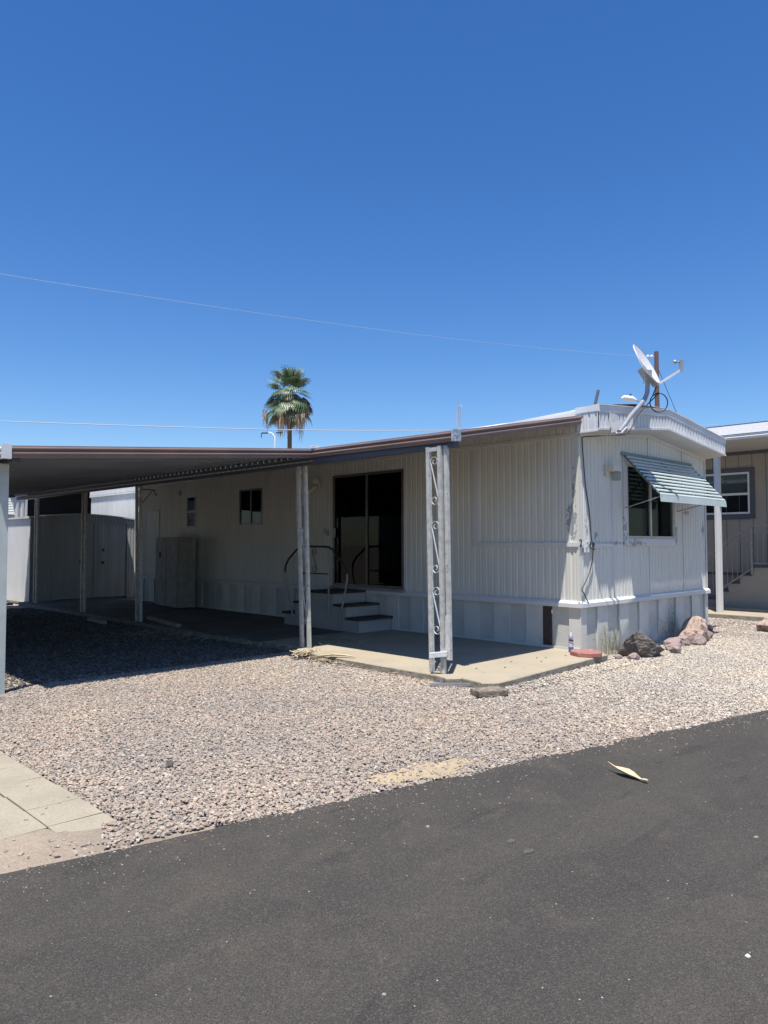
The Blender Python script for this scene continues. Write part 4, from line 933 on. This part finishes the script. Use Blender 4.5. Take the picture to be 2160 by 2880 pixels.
# leaf litter along the slab edge
lt = MB(); rg = random.Random(9)
def bits(cx, cy, sx, sy, n, z=0., L=.05):
    for k in range(n):
        x, y = rg.gauss(cx, sx), rg.gauss(cy, sy); a = rg.uniform(0, PI); l = rg.uniform(.3, 1.3)*L
        d_ = V((math.cos(a), math.sin(a), rg.uniform(-.25, .35))); s_ = V((-d_.y, d_.x, rg.uniform(-.2, .2))); zz = z+rg.uniform(.002, .035)
        lt.obox((x, y, zz), d_*l, s_*l*rg.uniform(.08, .22), (0, 0, .0008))
bits(-2.78, 2.62, .10, .09, 170, -.02); bits(-2.93, 2.0, .05, .25, 70, -.05, .03); bits(-2.95, 1.2, .04, .3, 40, -.07, .025)
bits(-2.98, .25, .05, .15, 25, -.07, .03); bits(-2.7, 4.4, .12, .5, 90, -.02); bits(-2.9, 5.6, .2, .4, 110, -.03); bits(-3.2, 6.4, .25, .4, 90, -.05)
bits(-1.7, 3.2, .25, .25, 40, 0., .06); bits(-1.5, 2.2, .6, .5, 16, 0., .04); bits(-2.6, 7.5, .3, .8, 40, -.03); bits(-5.4, -1.65, .3, .12, 40, -.08, .03)
lt.build('leaf_litter', 'litter', None, 'scattered dry palm fibre and leaf crumbs along the slab edge', kind='stuff')
# crumbs on the slab: few pebbles
pb = MB()
for x, y in ((-1.9, -.1), (-1.2, -.15), (-1.0, .05), (-.9, -.02), (-2.2, .1), (-.55, -.1), (-1.5, .1), (-1.75, 3.9)):
    o = blob('pebble', (x, y, .006), (.016, .014, .012), int(x*100) % 97, 'rockm', 'brown pebble lying on the sunny concrete patio slab', 'pebble', cuts=4, sub=2, group='pebbles on the patio slab')
blob('pebble', (-6.62, -.65, -.06), (.035, .03, .028), 77, 'rockd', 'dark fist-sized stone half hidden in the middle of the gravel', 'rock', cuts=6, sub=3)
blob('pebble', (-3.02, -1.36, -.06), (.05, .035, .03), 78, 'rockm', 'reddish brown stone in the gravel right of the concrete block', 'rock', cuts=6, sub=3)
M['stain'] = mat('pale_road_spot', lin(.10, .093, .078), lin(.07, .065, .056), scale=40, rough=.95)
for q_, (x_, y_, r_) in enumerate(((-5.98, -3.13, .024), (-6.02, -3.27, .028))):
    pp = [(x_+r_*1.3*math.cos(a)*(1+.5*noise.noise(V((a, q_, 1)))), y_+r_*.8*math.sin(a)*(1+.6*noise.noise(V((a*2, q_, 4)))), -.0770) for a in [2*PI*k/18 for k in range(18)]]
    MB().poly(pp).build('road_stain', 'stain', kind='structure')
blob('pebble', (-6.24, -4.42, -.076), (.012, .010, .008), 79, 'white', 'small white stone on the asphalt near the lower right', 'pebble', cuts=5, sub=2)

# ------------------------------------------------------------------ satellite dish
ds = thing('satellite_dish', (.30, -.40, 3.2), 'grey satellite dish with curved mast on the street end roof edge', 'satellite dish')
RT = V((.7135, -.7006, 0)); FW = V((.7, .7128, .0427)); UP = V((-.03, -.03, .999))
B = V((.62, -.52, 3.24))                       # a reference point on the mast
mast = [V((.13, -.56, 3.03)), V((.27, -.56, 3.13)), V((.45, -.56, 3.28)), V((.75, -.55, 3.47)), V((.93, -.55, 3.60)), V((1.00, -.55, 3.70)), V((1.02, -.55, 3.86)), V((1.02, -.55, 3.93))]
MB().tube(mast, .034, 12).build('mast', 'steel', ds)
MB().obox((.30, -.385, 3.22), (.10, 0, 0), (0, .006, 0), (0, 0, .10)).obox((.24, -.46, 3.12), (.006, 0, 0), (0, .10, 0), (0, 0, .07)).obox((.36, -.46, 3.14), (.006, 0, 0), (0, .10, 0), (0, 0, .08)).obox((.20, -.56, 3.06), (.08, 0, .05), (0, .045, 0), (-.004, 0, .006)).build('foot_bracket', 'dish', ds)
C0 = V((.98, -.56, 4.12))
VD = (C0-V((-9.267, -5.52, 1.5))).normalized(); RD = VD.cross(V((0, 0, 1))).normalized(); UD = RD.cross(VD)
nrm = (RD*.83+UD*.48-VD*.16).normalized(); am = (RD*.50-UD*.866); am = (am-nrm*am.dot(nrm)).normalized(); bm_ = nrm.cross(am)
dm = MB(); rings = 8; seg_ = 40; a_, b_ = .335, .28
def dp(r, t, off=0): return C0+am*(a_*r*math.cos(t))+bm_*(b_*r*math.sin(t))+nrm*(-.055*(1-r*r)+off)
v = [dp(i/rings, 2*PI*k/seg_) for i in range(rings+1) for k in range(seg_)]
f = [(i*seg_+k, i*seg_+(k+1) % seg_, (i+1)*seg_+(k+1) % seg_, (i+1)*seg_+k) for i in range(rings) for k in range(seg_)]
dm.add(v, f, 0, True)
v = [dp(i/rings, 2*PI*k/seg_, -.008) for i in range(rings+1) for k in range(seg_)]; dm.add(v, [tuple(reversed(q)) for q in f], 0, True)
v = [dp(1, 2*PI*k/seg_, .003) for k in range(seg_)]+[dp(1.012, 2*PI*k/seg_, .0) for k in range(seg_)]+[dp(1.0, 2*PI*k/seg_, -.014) for k in range(seg_)]
dm.add(v, [(r_*seg_+k, r_*seg_+(k+1) % seg_, (r_+1)*seg_+(k+1) % seg_, (r_+1)*seg_+k) for r_ in range(2) for k in range(seg_)], 0, True)
do = dm.build('reflector', 'dish', ds)
def onf(u, w): # u along -am (up the dish), w along horizontal
    r2_ = (u/a_)**2+(w/b_)**2; return C0-am*u+bm_*w+nrm*(-.055*(1-r2_)+.002)
sgn = 1 if bm_.dot(-FW) > 0 else -1
lg = MB()
for pts in ([(.17, .12), (.12, .10), (.05, .085), (.035, .10), (.04, .125), (.09, .14)], [(.15, .02), (.12, .045), (.11, .05), (.125, .01)], [(.12, .04), (.03, .07), (.02, .05), (.0, .0), (.06, .02)]):
    lg.poly([onf(u, w*sgn) for u, w in pts])
    lg.add([onf(u, w*sgn) for u, w in pts], [tuple(reversed(range(len(pts))))])
lg.build('dish_emblem', 'logo', do)
cbk = C0-nrm*.10+am*.10
MB().obox(C0-nrm*.10+am*.14, am*.13, bm_*.045, nrm*.055).obox(V((1.02, -.55, 3.93)), RT*.05, FW*.04, UP*.10).obox(C0+am*.27-nrm*.07, am*.07, bm_*.035, nrm*.03).build('back_bracket', 'steel', ds)
arm0 = C0+am*.34-nrm*.04
arm1 = arm0+RT*.345+UP*.215
MB().bar(arm0, arm1, .026, .034).build('feed_arm', 'dish', ds)
MB().obox(arm1+UP*.06+RT*.012, RT*.024, FW*.022, UP*.085).tube([arm1+UP*.12, arm1+UP*.118-RT*.075], .014, 10).tube([arm1+UP*.118-RT*.06, arm1+UP*.118-RT*.07, arm1+UP*.118-RT*.10, arm1+UP*.118-RT*.108], [.022, .032, .030, .02], 14).build('feed_horn', 'steel', ds)
# coax: loop behind the mast, down the mast, along the soffit and down the corner
def smooth(pts, n=6):
    P = [V(p) for p in pts]; out = []
    for i in range(len(P)-1):
        p0, p1, p2, p3 = P[max(i-1, 0)], P[i], P[i+1], P[min(i+2, len(P)-1)]
        for k in range(n):
            t = k/n; out.append(.5*((2*p1)+(-p0+p2)*t+(2*p0-5*p1+4*p2-p3)*t*t+(-p0+3*p1-3*p2+p3)*t**3))
    out.append(P[-1]); return out
lc = V((1.22, -.62, 3.57)); lp_ = [arm0+V((0, -.02, -.02)), V((1.05, -.63, 3.78)), V((.93, -.62, 3.56))]
lpp = [lc+RT*.13*math.cos(a)+UP*.14*math.sin(a) for a in [R(130-40*i) for i in range(11)]]
cab = smooth([arm0-UP*.02, V((1.10, -.62, 3.74))]+lpp+[V((.92, -.60, 3.52)), V((.6, -.60, 3.31)), V((.36, -.62, 3.10)), V((.22, -.60, 3.00)), V((.05, -.42, 2.99)), V((-.02, -.30, 2.985)), V((.03, -.06, 3.0)),
              V((.05, -.035, 2.95)), V((.07, -.035, 2.75)), V((.13, -.035, 2.30)), V((.22, -.035, 1.95)), V((.26, -.036, 1.60)), V((.285, -.050, 1.42)), V((.255, -.036, 1.18)),
              V((.13, -.036, 1.0)), V((-.01, -.04, .86)), V((.04, -.04, .80)), V((.10, -.045, .72)), V((.13, -.058, .66))])
MB().tube(cab, .0085, 6).build('coax_cable', 'black', None, 'black coaxial cable looping from the dish and down the corner of the home', at=(.2, -.1, .66), category='cable')

# roof bits
MB().tube([(3.12, 1.5, 3.5), (3.12, 1.5, 4.05), (3.22, 1.48, 4.36)], .028, 10).build('vent_pipe', 'beam', None, 'dark bent vent pipe sticking up from the white roof', at=(3.12, 1.5, 3.5), category='pipe')
ap = MB().tube([(1.0, 3.0, 3.45), (1.0, 3.0, 3.98)], .022, 8).tube([(1.0, 3.0, 3.97), (1.0, 3.0, 4.10)], .008, 6).build('antenna_mast', 'steel', None, 'short roof mast tied with a white strap above the gutter', at=(1, 3, 3.45), category='mast')
MB().tube([(.99, 3.01, 3.98), (1.01, 2.97, 4.0), (1.02, 2.95, 3.95)], .004, 6).tube([(.98, 3.01, 3.98), (.96, 3.04, 3.75), (.97, 3.03, 3.6)], .003, 5).build('strap', 'wire', ap)

# ------------------------------------------------------------------ shed
sh = thing('metal_shed', (-.9, 15.9, 0), 'white metal garden shed with sliding doors behind the carport', 'shed')
SX0, SX1, SY0, SY1 = -2.30, .55, 14.72, 16.9
sz = lambda x: 2.20+.11*math.sin(PI*(x-SX0)/(SX1-SX0))
m = MB().corr((SX0, 0, 0), (0, 1, 0), (-1, 0, 0), SY0, SY1, -.02, 2.17, .09, .008, fine=False).corr((SX1, 0, 0), (0, 1, 0), (1, 0, 0), SY0, SY1, -.02, 2.17, .09, .008, fine=False)
m.corr((0, SY1, 0), (1, 0, 0), (0, 1, 0), SX0, SX1, -.02, sz, .09, .008, fine=False); m.build('wall', 'shed', sh)
m = MB()
for a, b in ((SX0, SX0+.62), (SX1-.22, SX1)): m.corr((0, SY0, 0), (1, 0, 0), (0, -1, 0), a, b, -.02, sz, .09, .008, fine=False)
m.corr((0, SY0, 0), (1, 0, 0), (0, -1, 0), SX0+.62, SX1-.22, 2.06, sz, .09, .008, fine=False).build('front_wall', 'shedf', sh)
xm = -.6
o = MB().corr((0, SY0+.01, 0), (1, 0, 0), (0, -1, 0), SX0+.62, xm, .02, 2.06, .3, .006, fine=False).box(xm-.02, xm+.02, SY0-.015, SY0+.005, .02, 2.05).build('door', 'shedf', sh)
MB().box(xm-.42, xm-.38, SY0-.03, SY0-.0, .98, 1.06).build('handle', 'railb', o)
o = MB().corr((0, SY0+.025, 0), (1, 0, 0), (0, -1, 0), xm, SX1-.22, .02, 2.06, .3, .006, fine=False).build('door', 'shedf', sh)
MB().box(xm+.22, xm+.26, SY0-.02, SY0+.01, 1.30, 1.37).build('latch', 'railb', o); MB().box(xm+.20, xm+.27, SY0-.02, SY0+.01, .95, 1.02).build('handle', 'railb', o)
m = MB(); n = 10
for i in range(n):
    a, b = SX0-.05+(SX1-SX0+.10)*i/n, SX0-.05+(SX1-SX0+.10)*(i+1)/n
    za, zb_ = sz(min(max(a, SX0), SX1))+.02, sz(min(max(b, SX0), SX1))+.02
    m.add([(a, SY0-.05, za), (b, SY0-.05, zb_), (b, SY1+.05, zb_), (a, SY1+.05, za), (a, SY0-.05, za-.035), (b, SY0-.05, zb_-.035), (b, SY1+.05, zb_-.035), (a, SY1+.05, za-.035)],
          [(0, 1, 2, 3), (4, 7, 6, 5), (0, 4, 5, 1), (3, 2, 6, 7)])
m.box(SX0-.055, SX0-.045, SY0-.05, SY1+.05, 2.17, 2.222).build('roof', 'shedroof', sh)
MB().box(SX0-.05, SX1+.05, SY0-.08, SY1+.05, -.07, -.02).build('base_slab', 'slabedge', sh)
MB().obox((-2.75, 15.6, .16), (0, .05, .25), (.03, 0, 0), (0, .01, .0)).build('plank', 'plank', None, 'short broken board leaning beside the left wall of the shed', at=(-2.75, 15.6, GZ), category='plank')
MB().obox((-2.95, 15.0, -.05), (.35, .06, 0), (0, .06, 0), (0, 0, .03)).build('plank', 'plank', None, 'pale board lying on the ground before the lit shed wall', at=(-2.95, 15, GZ), category='plank')

# ------------------------------------------------------------------ homes behind, and light blockers added out of view at left
hb = thing('mobile_home', (1.1, 17, GZ), 'bright white mobile home whose wall rises behind the shed roof', 'mobile home')
MB().corr((1.0, 0, 0), (0, 1, 0), (-1, 0, 0), 15.2, 18.76, 0, 3.06, .1, .012).corr((0, 18.76, 0), (1, 0, 0), (0, 1, 0), 1.0, 5, 0, 3.2, .2, .012).corr((0, 15.2, 0), (1, 0, 0), (0, -1, 0), 1.0, 5, 0, 3.2, .2, .012).build('wall', 'shed', hb)
MB().prism([(.96, 15.1, 3.08), (.96, 15.1, 3.36), (3, 15.1, 3.6), (5.1, 15.1, 3.36), (5.1, 15.1, 3.08)], (0, 3.70, 0)).build('roof', 'roofwhite', hb)
MB().corr((.955, 0, 0), (0, 1, 0), (-1, 0, 0), 15.1, 18.8, 3.09, 3.34, .1, .01).box(.945, 1.0, 15.1, 18.8, 3.03, 3.08).build('fascia', 'shed', hb)
hc = thing('mobile_home', (-2, 23, GZ), 'white ribbed mobile home with a louvred window awning seen left behind the shed', 'mobile home')
MB().corr((0, 20.6, 0), (1, 0, 0), (0, -1, 0), -8, -.42, 0, 3.3, .16, .03, fine=False).corr((-.42, 0, 0), (0, 1, 0), (1, 0, 0), 20.6, 26, 0, 3.3, .16, .02, fine=False).build('wall', 'shed', hc)
MB().box(-.47, -.41, 20.55, 20.60, 0, 3.3).build('corner_trim', 'shed', hc)
MB().box(-8.1, -.35, 20.5, 26, 3.3, 3.5).build('roof', 'roofwhite', hc)
wa = MB().box(-3.6, -1.0, 20.5, 20.56, 2.98, 3.04).build('window_awning', 'white', hc)
for i in range(10):
    t_ = i/9; MB().obox((-2.2, 20.52-.42*t_, 2.98-.50*t_), (1.25, 0, 0), (0, -.035, -.012), (0, -.002, .004)).build('slat', 'white', wa)
hd = thing('mobile_home', (-13, 7, GZ), 'beige mobile home added out of view left of the paved drive to block light', 'mobile home')  # unseen home, added to cut the light reaching the main carport
MB().corr((-10.6, 0, 0), (0, 1, 0), (1, 0, 0), .6, 15, 0, 3.1, .12, .012).corr((0, .6, 0), (1, 0, 0), (0, -1, 0), -15, -10.6, 0, 3.1, .12, .012).corr((0, 15, 0), (1, 0, 0), (0, 1, 0), -15, -10.6, 0, 3.1, .12, .012).build('wall', 'tan', hd)
MB().prism([(-10.4, .4, 3.1), (-12.8, .4, 3.5), (-15.2, .4, 3.1), (-15.2, .4, 3.0), (-10.4, .4, 3.0)], (0, 14.8, 0)).build('roof', 'roofwhite', hd)
cl = thing('carport', (-9, 9, GZ), 'dark roofed carport added out of view beside the beige home to deepen the shade', 'carport')  # unseen roof and posts, added to darken the main carport's shade
MB().box(-10.55, -7.25, 3.7, 14.2, 2.74, 2.80).box(-7.30, -7.245, 3.68, 14.22, 2.62, 2.82).box(-10.55, -7.30, 3.66, 3.72, 2.62, 2.82).build('roof_panel', 'beam', cl)
for yy in (3.9, 9, 14): MB().box(-7.42, -7.34, yy-.04, yy+.04, GZ-.02, 2.74).build('post', 'galv', cl)
MB().box(-10.2, -9.7, 4.2, 13.8, GZ-.02, .5).build('planter_wall', 'block', cl)
cp2 = thing('carport', (1.6, 21.5, GZ), 'dark shaded neighbouring carport between the two white homes behind the shed', 'carport')
MB().box(-.35, 5, 18.95, 26, 3.75, 3.85).build('roof_panel', 'beam', cp2)
MB().box(-.35, 5, 25.9, 26, -.1, 3.74).box(4.9, 5, 18.95, 25.9, -.1, 3.74).build('back_wall', 'beam', cp2)

# ------------------------------------------------------------------ neighbouring house on the right
nh = thing('neighbour_house', (10, 5, 0), 'tan sided house with slate trimmed window and shingle roof at the right edge', 'house')
NX, Y0n, Y1n = 9.25, -3.2, 15
nw = MB(); 
def nseg(a, b, z0, z1): nw.box(NX, NX+.1, a, b, z0, z1)
nseg(Y0n, .93, .75, 3.72); nseg(.93, 2.03, .75, 2.20); nseg(.93, 2.03, 3.20, 3.72); nseg(2.03, Y1n, .75, 3.72)
nw.box(NX, 14, Y0n, Y0n+.1, -.1, 3.9).box(NX, 14, Y1n-.1, Y1n, -.1, 3.9)
nw.box(NX+.03, NX+.1, Y0n, Y1n, -.1, .75)
nw.build('wall', 'tan', nh)
gv = MB(); y = Y0n+.1
while y < Y1n: gv.box(NX-.004, NX+.0005, y, y+.012, .76, 3.7); y += .305
gv.box(NX-.012, NX+.02, Y0n, Y1n, .74, .80)
gv.build('siding_groove', 'tandark', nh)
MB().box(NX-.03, NX-.001, Y0n, Y1n, 3.62, 3.74).build('frieze_board', 'tandark', nh)
wn = window((NX, 0, 0), (0, 1, 0), (-1, 0, 0), .93, 2.03, 2.20, 3.20, 'white', nh, horiz=2.68, trim=.11, trimm='tandark', t=.045)
bl = MB()
for i in range(16): bl.obox((NX+.05, 1.48, 2.72+.028*i), (.004, 0, .008), (0, .5, 0), (.001, 0, 0))
bl.build('blind', 'blind', wn)
MB().box(NX+.5, NX+.55, .5, 2.6, 1.5, 3.5).build('room_wall', 'dark', nh)
MB().box(NX-.05, NX+.03, -1.15, -.20, .80, 2.9).build('door', 'frame_w', nh)
rf = MB()
rf.prism([(6.95, Y0n-.3, 3.80), (11.6, Y0n-.3, 4.70), (11.6, Y0n-.3, 4.62), (6.95, Y0n-.3, 3.72)], (0, Y1n-Y0n+.6, 0)).prism([(11.6, Y0n-.3, 4.70), (16.2, Y0n-.3, 3.80), (16.2, Y0n-.3, 3.72), (11.6, Y0n-.3, 4.62)], (0, Y1n-Y0n+.6, 0))
for k in range(26):
    x = 7.0+k*.178; z = 3.806+(x-6.95)*.1935; rf.obox((x, (Y0n+Y1n)/2, z), (.09, 0, .0175), (0, (Y1n-Y0n)/2+.3, 0), (-.001, 0, .004))
rf.build('roof', 'shingle', nh)
MB().box(11.5, 11.7, Y0n-.3, Y1n+.3, 4.695, 4.72).build('ridge_cap', 'tandark', nh)
MB().box(7.0, NX-.001, Y0n-.2, Y1n+.2, 3.70, 3.716).build('soffit', 'soffit', nh)
g = MB(); gutter(g, (6.95, Y0n-.3, 3.815), (6.95, Y1n+.3, 3.815), (-1, 0, 0), h=.125); g.build('gutter', 'fascia', nh)
np_ = None
for i, yy in enumerate((.93, -2.6, 4.6, 8.3, 12)):
    m = MB().box(7.26, 7.37, yy-.055, yy+.055, .0, 3.70).box(7.247, 7.2601, yy-.02, yy+.02, .0, 3.70).box(7.295, 7.335, yy-.066, yy-.0551, .0, 3.70)
    m.build('post', 'trim', nh)
slabmesh([(6.88, -3.4), (NX, -3.4), (NX, 15), (6.88, 15)], .0, -.12, 'neighbour_slab', jag=.004)
MB().box(7.95, 8.05, -3.2, 15, .004, .05).build('kerb', 'slab', kind='structure')
# neighbour's stair
ns = thing('stair', (8.7, 1.0, 0), 'side stair with white rail climbing to the tan house', 'stair')
SXn = 8.42
m = MB(); k = 0
for i in range(4):
    y1_ = 1.68-i*.26; z = .19*(i+1)
    m.box(SXn, NX-.04, y1_-.26, y1_, .0, z)
m.box(SXn, NX-.04, -1.4, .64, .0, .95)
m.build('stair_side', 'tan', ns)
for i in range(4):
    y1_ = 1.68-i*.26; z = .19*(i+1); MB().box(SXn-.02, NX-.05, y1_-.27, y1_+.015, z+.002, z+.03).build('tread', 'tandark', ns)
MB().box(SXn-.02, NX-.05, -1.4, .66, .953, .985).build('landing', 'tandark', ns)
ra = MB(); hx = SXn-.035
ra.bar((hx, 1.75, 1.12), (hx, .62, 1.90), .03, .03).bar((hx, 1.70, 1.02), (hx, .64, 1.76), .02, .02).bar((hx, 1.35, .42), (hx, .62, .93), .025, .025)
ra.bar((hx, .62, .80), (hx, .62, 1.90), .04, .04, upv=(1, 0, 0)).bar((hx, .62, 1.90), (hx, -1.4, 1.90), .03, .03).bar((hx, .62, 1.76), (hx, -1.4, 1.76), .02, .02).bar((hx, .6, 1.05), (hx, -1.4, 1.05), .02, .02)
for i in range(8):
    y_ = .72+i*.11; f_ = (y_-.62)/(1.70-.62); ra.bar((hx, y_, max(.05, .93-.51*(y_-.62)/.73)), (hx, y_, 1.77-.74*f_), .012, .012, upv=(1, 0, 0))
for i in range(14): y_ = .5-i*.13; ra.bar((hx, y_, 1.05), (hx, y_, 1.76), .012, .012, upv=(1, 0, 0))
ra.build('railing', 'railw', ns)
MB().box(7.0, 7.9, -.35, -.25, -.0, .1)

# ------------------------------------------------------------------ utility pole, lamp, wires, far antenna
up_ = thing('utility_pole', (40.43, 17.82, -.1), 'brown wooden utility pole rising behind the satellite dish', 'utility pole')
px_, py_ = 40.43, 17.82
MB().tube([(px_, py_, -.1), (px_, py_, 14.94)], [.19, .15], 12).build('pole', 'pole', up_)
d_ = V((.701, -.713, 0))
m = MB()
for k in (-.34, -.60): m.tube([V((px_, py_, 14.6))+d_*(k-.09), V((px_, py_, 14.6))+d_*(k-.03), V((px_, py_, 14.6))+d_*(k+.05), V((px_, py_, 14.6))+d_*(k+.09)], [.04, .11, .11, .03], 10)
m.bar(V((px_, py_, 14.6)), V((px_, py_, 14.6))-d_*.75, .03, .03).build('insulator', 'white', up_)
la = MB().bar(V((px_, py_, 10.6))-d_*.1, V((px_, py_, 11.55))-d_*1.5, .07, .07).build('lamp_arm', 'steel', up_)
MB().tube([V((px_, py_, 11.50))-d_*1.45, V((px_, py_, 11.62))-d_*1.75, V((px_, py_, 11.70))-d_*2.3, V((px_, py_, 11.66))-d_*2.5], [.08, .19, .17, .05], 12).build('lamp_head', 'white', la)
MB().tube([V((px_, py_, 11.78))-d_*1.85, V((px_, py_, 11.95))-d_*1.85], .08, 8).build('photocell', 'beam', la)
def wire(a, b, sag, r, name, label, matn='wire', n=24):
    a, b = V(a), V(b); P = [a.lerp(b, i/n)-V((0, 0, sag*4*(i/n)*(1-i/n))) for i in range(n+1)]
    MB().tube(P, r, 5).build(name, matn, None, label, at=tuple(a), category='wire')
wire((px_, py_, 14.0), V((px_, py_, 0))+d_*5.5, 0, .022, 'guy_wire', 'thin dark guy wire slanting down from the utility pole', 'beam')
w1 = smooth([(-14, 36.0, 14.9), (-4.63, 32.93, 14.28), (1.69, 30.86, 13.94), (7.83, 28.85, 13.84), (15.1, 26.46, 13.80), (23.82, 23.6, 13.88), (33.08, 20.57, 14.2), (40.05, 18.23, 14.58)], 8)
MB().tube(w1, .007, 5).build('power_wire', 'wire', None, 'high thin power wire running from the brown utility pole', at=(40.05, 18.23, 14.58), category='wire')
w2 = smooth([(-14, 38.5, 7.2), (-4.5, 32.53, 6.88), (1.23, 28.9, 6.82), (6.33, 25.67, 6.80), (11.57, 22.35, 6.83), (16.76, 19.06, 6.98), (25.4, 13.59, 7.41), (31, 10.0, 7.8)], 8)
MB().tube(w2, .019, 6).build('cable_line', 'wire', None, 'lower pale cable line crossing just above the carport roof', at=(1.23, 28.9, 6.8), category='wire')
# far aerial
av = thing('tv_aerial', (14.42, 27, 0), 'far roof aerial with dark bars on a pale mast beside the palm trunk', 'aerial')
e_ = RT
c_ = V((14.42, 27.0, 0))
MB().tube([c_+V((0, 0, 0)), c_+V((0, 0, 7.0)), c_+V((0, 0, 7.28))-e_*.02, c_+V((0, 0, 7.45))-e_*.16, c_+V((0, 0, 7.52))-e_*.34], [.05, .05, .045, .04, .03], 8).build('mast', 'white', av)
MB().bar(c_+V((0, 0, 7.47))-e_*.72, c_+V((0, 0, 7.47))-e_*.38, .05, .07).bar(c_+V((0, 0, 7.47))-e_*.72, c_+V((0, 0, 7.22))-e_*.74, .04, .04).bar(c_+V((0, 0, 7.48))+e_*.05, c_+V((0, 0, 7.50))+e_*.42, .05, .06).bar(c_+V((0, 0, 7.48))+e_*.30, c_+V((0, 0, 7.32))+e_*.31, .03, .03).build('bar', 'black', av)

# ------------------------------------------------------------------ fan palm
pt = thing('palm_tree', (33.1, 50.3, -.1), 'tall fan palm with a skirt of hanging dead fronds beyond the carport', 'palm tree')
PB = V((33.1, 50.3, -.1)); top = V((33.05, 50.25, 15.8))
tk = [PB.lerp(top, i/14) for i in range(15)]
MB().tube(tk, [.34, .28, .25, .24, .23, .225, .22, .22, .215, .21, .21, .21, .21, .22, .24], 12).build('trunk', 'trunk', pt)
rg = random.Random(21)
def fan(m, base, dirv, plen, flen, droop, nl=18, spread=1.9, wl=.055, limp=.5):
    dirv = dirv.normalized(); side = dirv.cross(V((0, 0, 1)))
    if side.length < .1: side = V((1, 0, 0))
    side.normalize(); nrm_ = side.cross(dirv)
    P = []; p = V(base); d = V(dirv)
    for i in range(6):
        P.append(V(p)); p = p+d*(plen/5); d = (d+V((0, 0, -droop*.16))).normalized()
    m.tube(P, [.03, .028, .026, .022, .02, .015], 4, cap=False)
    hub = P[-1]; side = d.cross(V((0, 0, 1)));
    if side.length < .1: side = V((1, 0, 0))
    side.normalize(); nn = side.cross(d)
    for k in range(nl):
        a = (k/(nl-1)-.5)*2*spread; r_ = flen*(.72+.28*math.cos(a))*rg.uniform(.9, 1.1)
        q = V(hub); dd_ = (d*math.cos(a)+side*math.sin(a)+nn*.12*math.cos(a)).normalized(); wv = dd_.cross(nn).normalized()*wl
        pts = [q-wv*.4, q+wv*.4]; fs = []; 
        for j in range(1, 6):
            q = q+dd_*(r_/5); ww = wl*(1, 1.2, 1.0, .7, .25)[j-1]; wv = dd_.cross(nn).normalized()*ww
            pts += [q-wv, q+wv]; fs.append((2*j-2, 2*j-1, 2*j+1, 2*j))
            dd_ = (dd_+V((0, 0, -limp*(.12 if j < 3 else .55)))).normalized()
        m.add(pts, fs)
gm = MB(); dmn = MB()
crown = V((33.05, 50.25, 15.75))
for i in range(50):
    a = i*2.39996+rg.uniform(-.2, .2); e = R(rg.choice([78, 66, 52, 38, 24, 10, 0, -14])+rg.uniform(-8, 8))
    dv = V((math.cos(a)*math.cos(e), math.sin(a)*math.cos(e), math.sin(e)))
    pl_ = rg.uniform(1.05, 1.85)*(1.0 if e > 0 else 1.15)
    fan(gm, crown+V((0, 0, rg.uniform(-.4, .3))), dv, pl_, rg.uniform(1.0, 1.35), .35 if e > .5 else .75, limp=rg.uniform(.5, 1.0))
for i in range(18):
    a = i*2.39996; e = R(rg.uniform(-45, 5))
    fan(gm, crown+V((0, 0, rg.uniform(-1.2, -.3))), V((math.cos(a)*math.cos(e), math.sin(a)*math.cos(e), math.sin(e))), rg.uniform(1.3, 2.3), 1.15, .9, limp=1.1)
gm.build('crown', 'frond', pt, label='green fan fronds')
# dead skirt: long hanging strands with a few arching stalks
for i in range(68):
    a = i*2.39996+rg.uniform(-.3, .3); rr_ = (.3+2.3*rg.random()**1.4); z1_ = 15.5-rg.uniform(0, 1.5); h = V((math.cos(a), math.sin(a), 0))
    hub = crown*1.0; hub.z = z1_; tip = hub+h*rr_+V((0, 0, -.25-.3*rr_*rg.random()))
    dmn.tube([hub, hub.lerp(tip, .5)+V((0, 0, .18)), tip], [.02, .02, .015], 4, cap=False)
    L_ = rg.uniform(1.0, 2.9) if rr_ < 1.6 else rg.uniform(.8, 2.6)
    for k in range(rg.randint(9, 17)):
        q = tip+V((rg.gauss(0, .13), rg.gauss(0, .13), rg.uniform(-.15, .1))); l = L_*rg.uniform(.45, 1.05); n_ = 5; pts = []; fs = []
        ang = rg.uniform(0, PI); w_ = rg.uniform(.02, .055)
        for j in range(n_+1):
            o_ = V((math.cos(ang)*w_, math.sin(ang)*w_, 0))*(1-.7*j/n_); qq = q+V((rg.gauss(0, .025), rg.gauss(0, .025), -l*j/n_)); pts += [qq-o_, qq+o_]
            if j: fs.append((2*j-2, 2*j-1, 2*j+1, 2*j)); ang += rg.uniform(-.5, .5)
        dmn.add(pts, fs)
dmn.build('dead_fronds', 'deadfrond', pt, label='brown dead fronds hanging round the trunk')

# ------------------------------------------------------------------ tidy: categories on setting-free things, drop nothing else
for o in bpy.data.objects:
    if o.type == 'MESH' and o.parent is None and 'label' in o and 'category' not in o and 'kind' not in o: o['category'] = o.name.split('.')[0].replace('_', ' ')
for o in COL.objects:
    if o.name.startswith('entry_steps'): pass
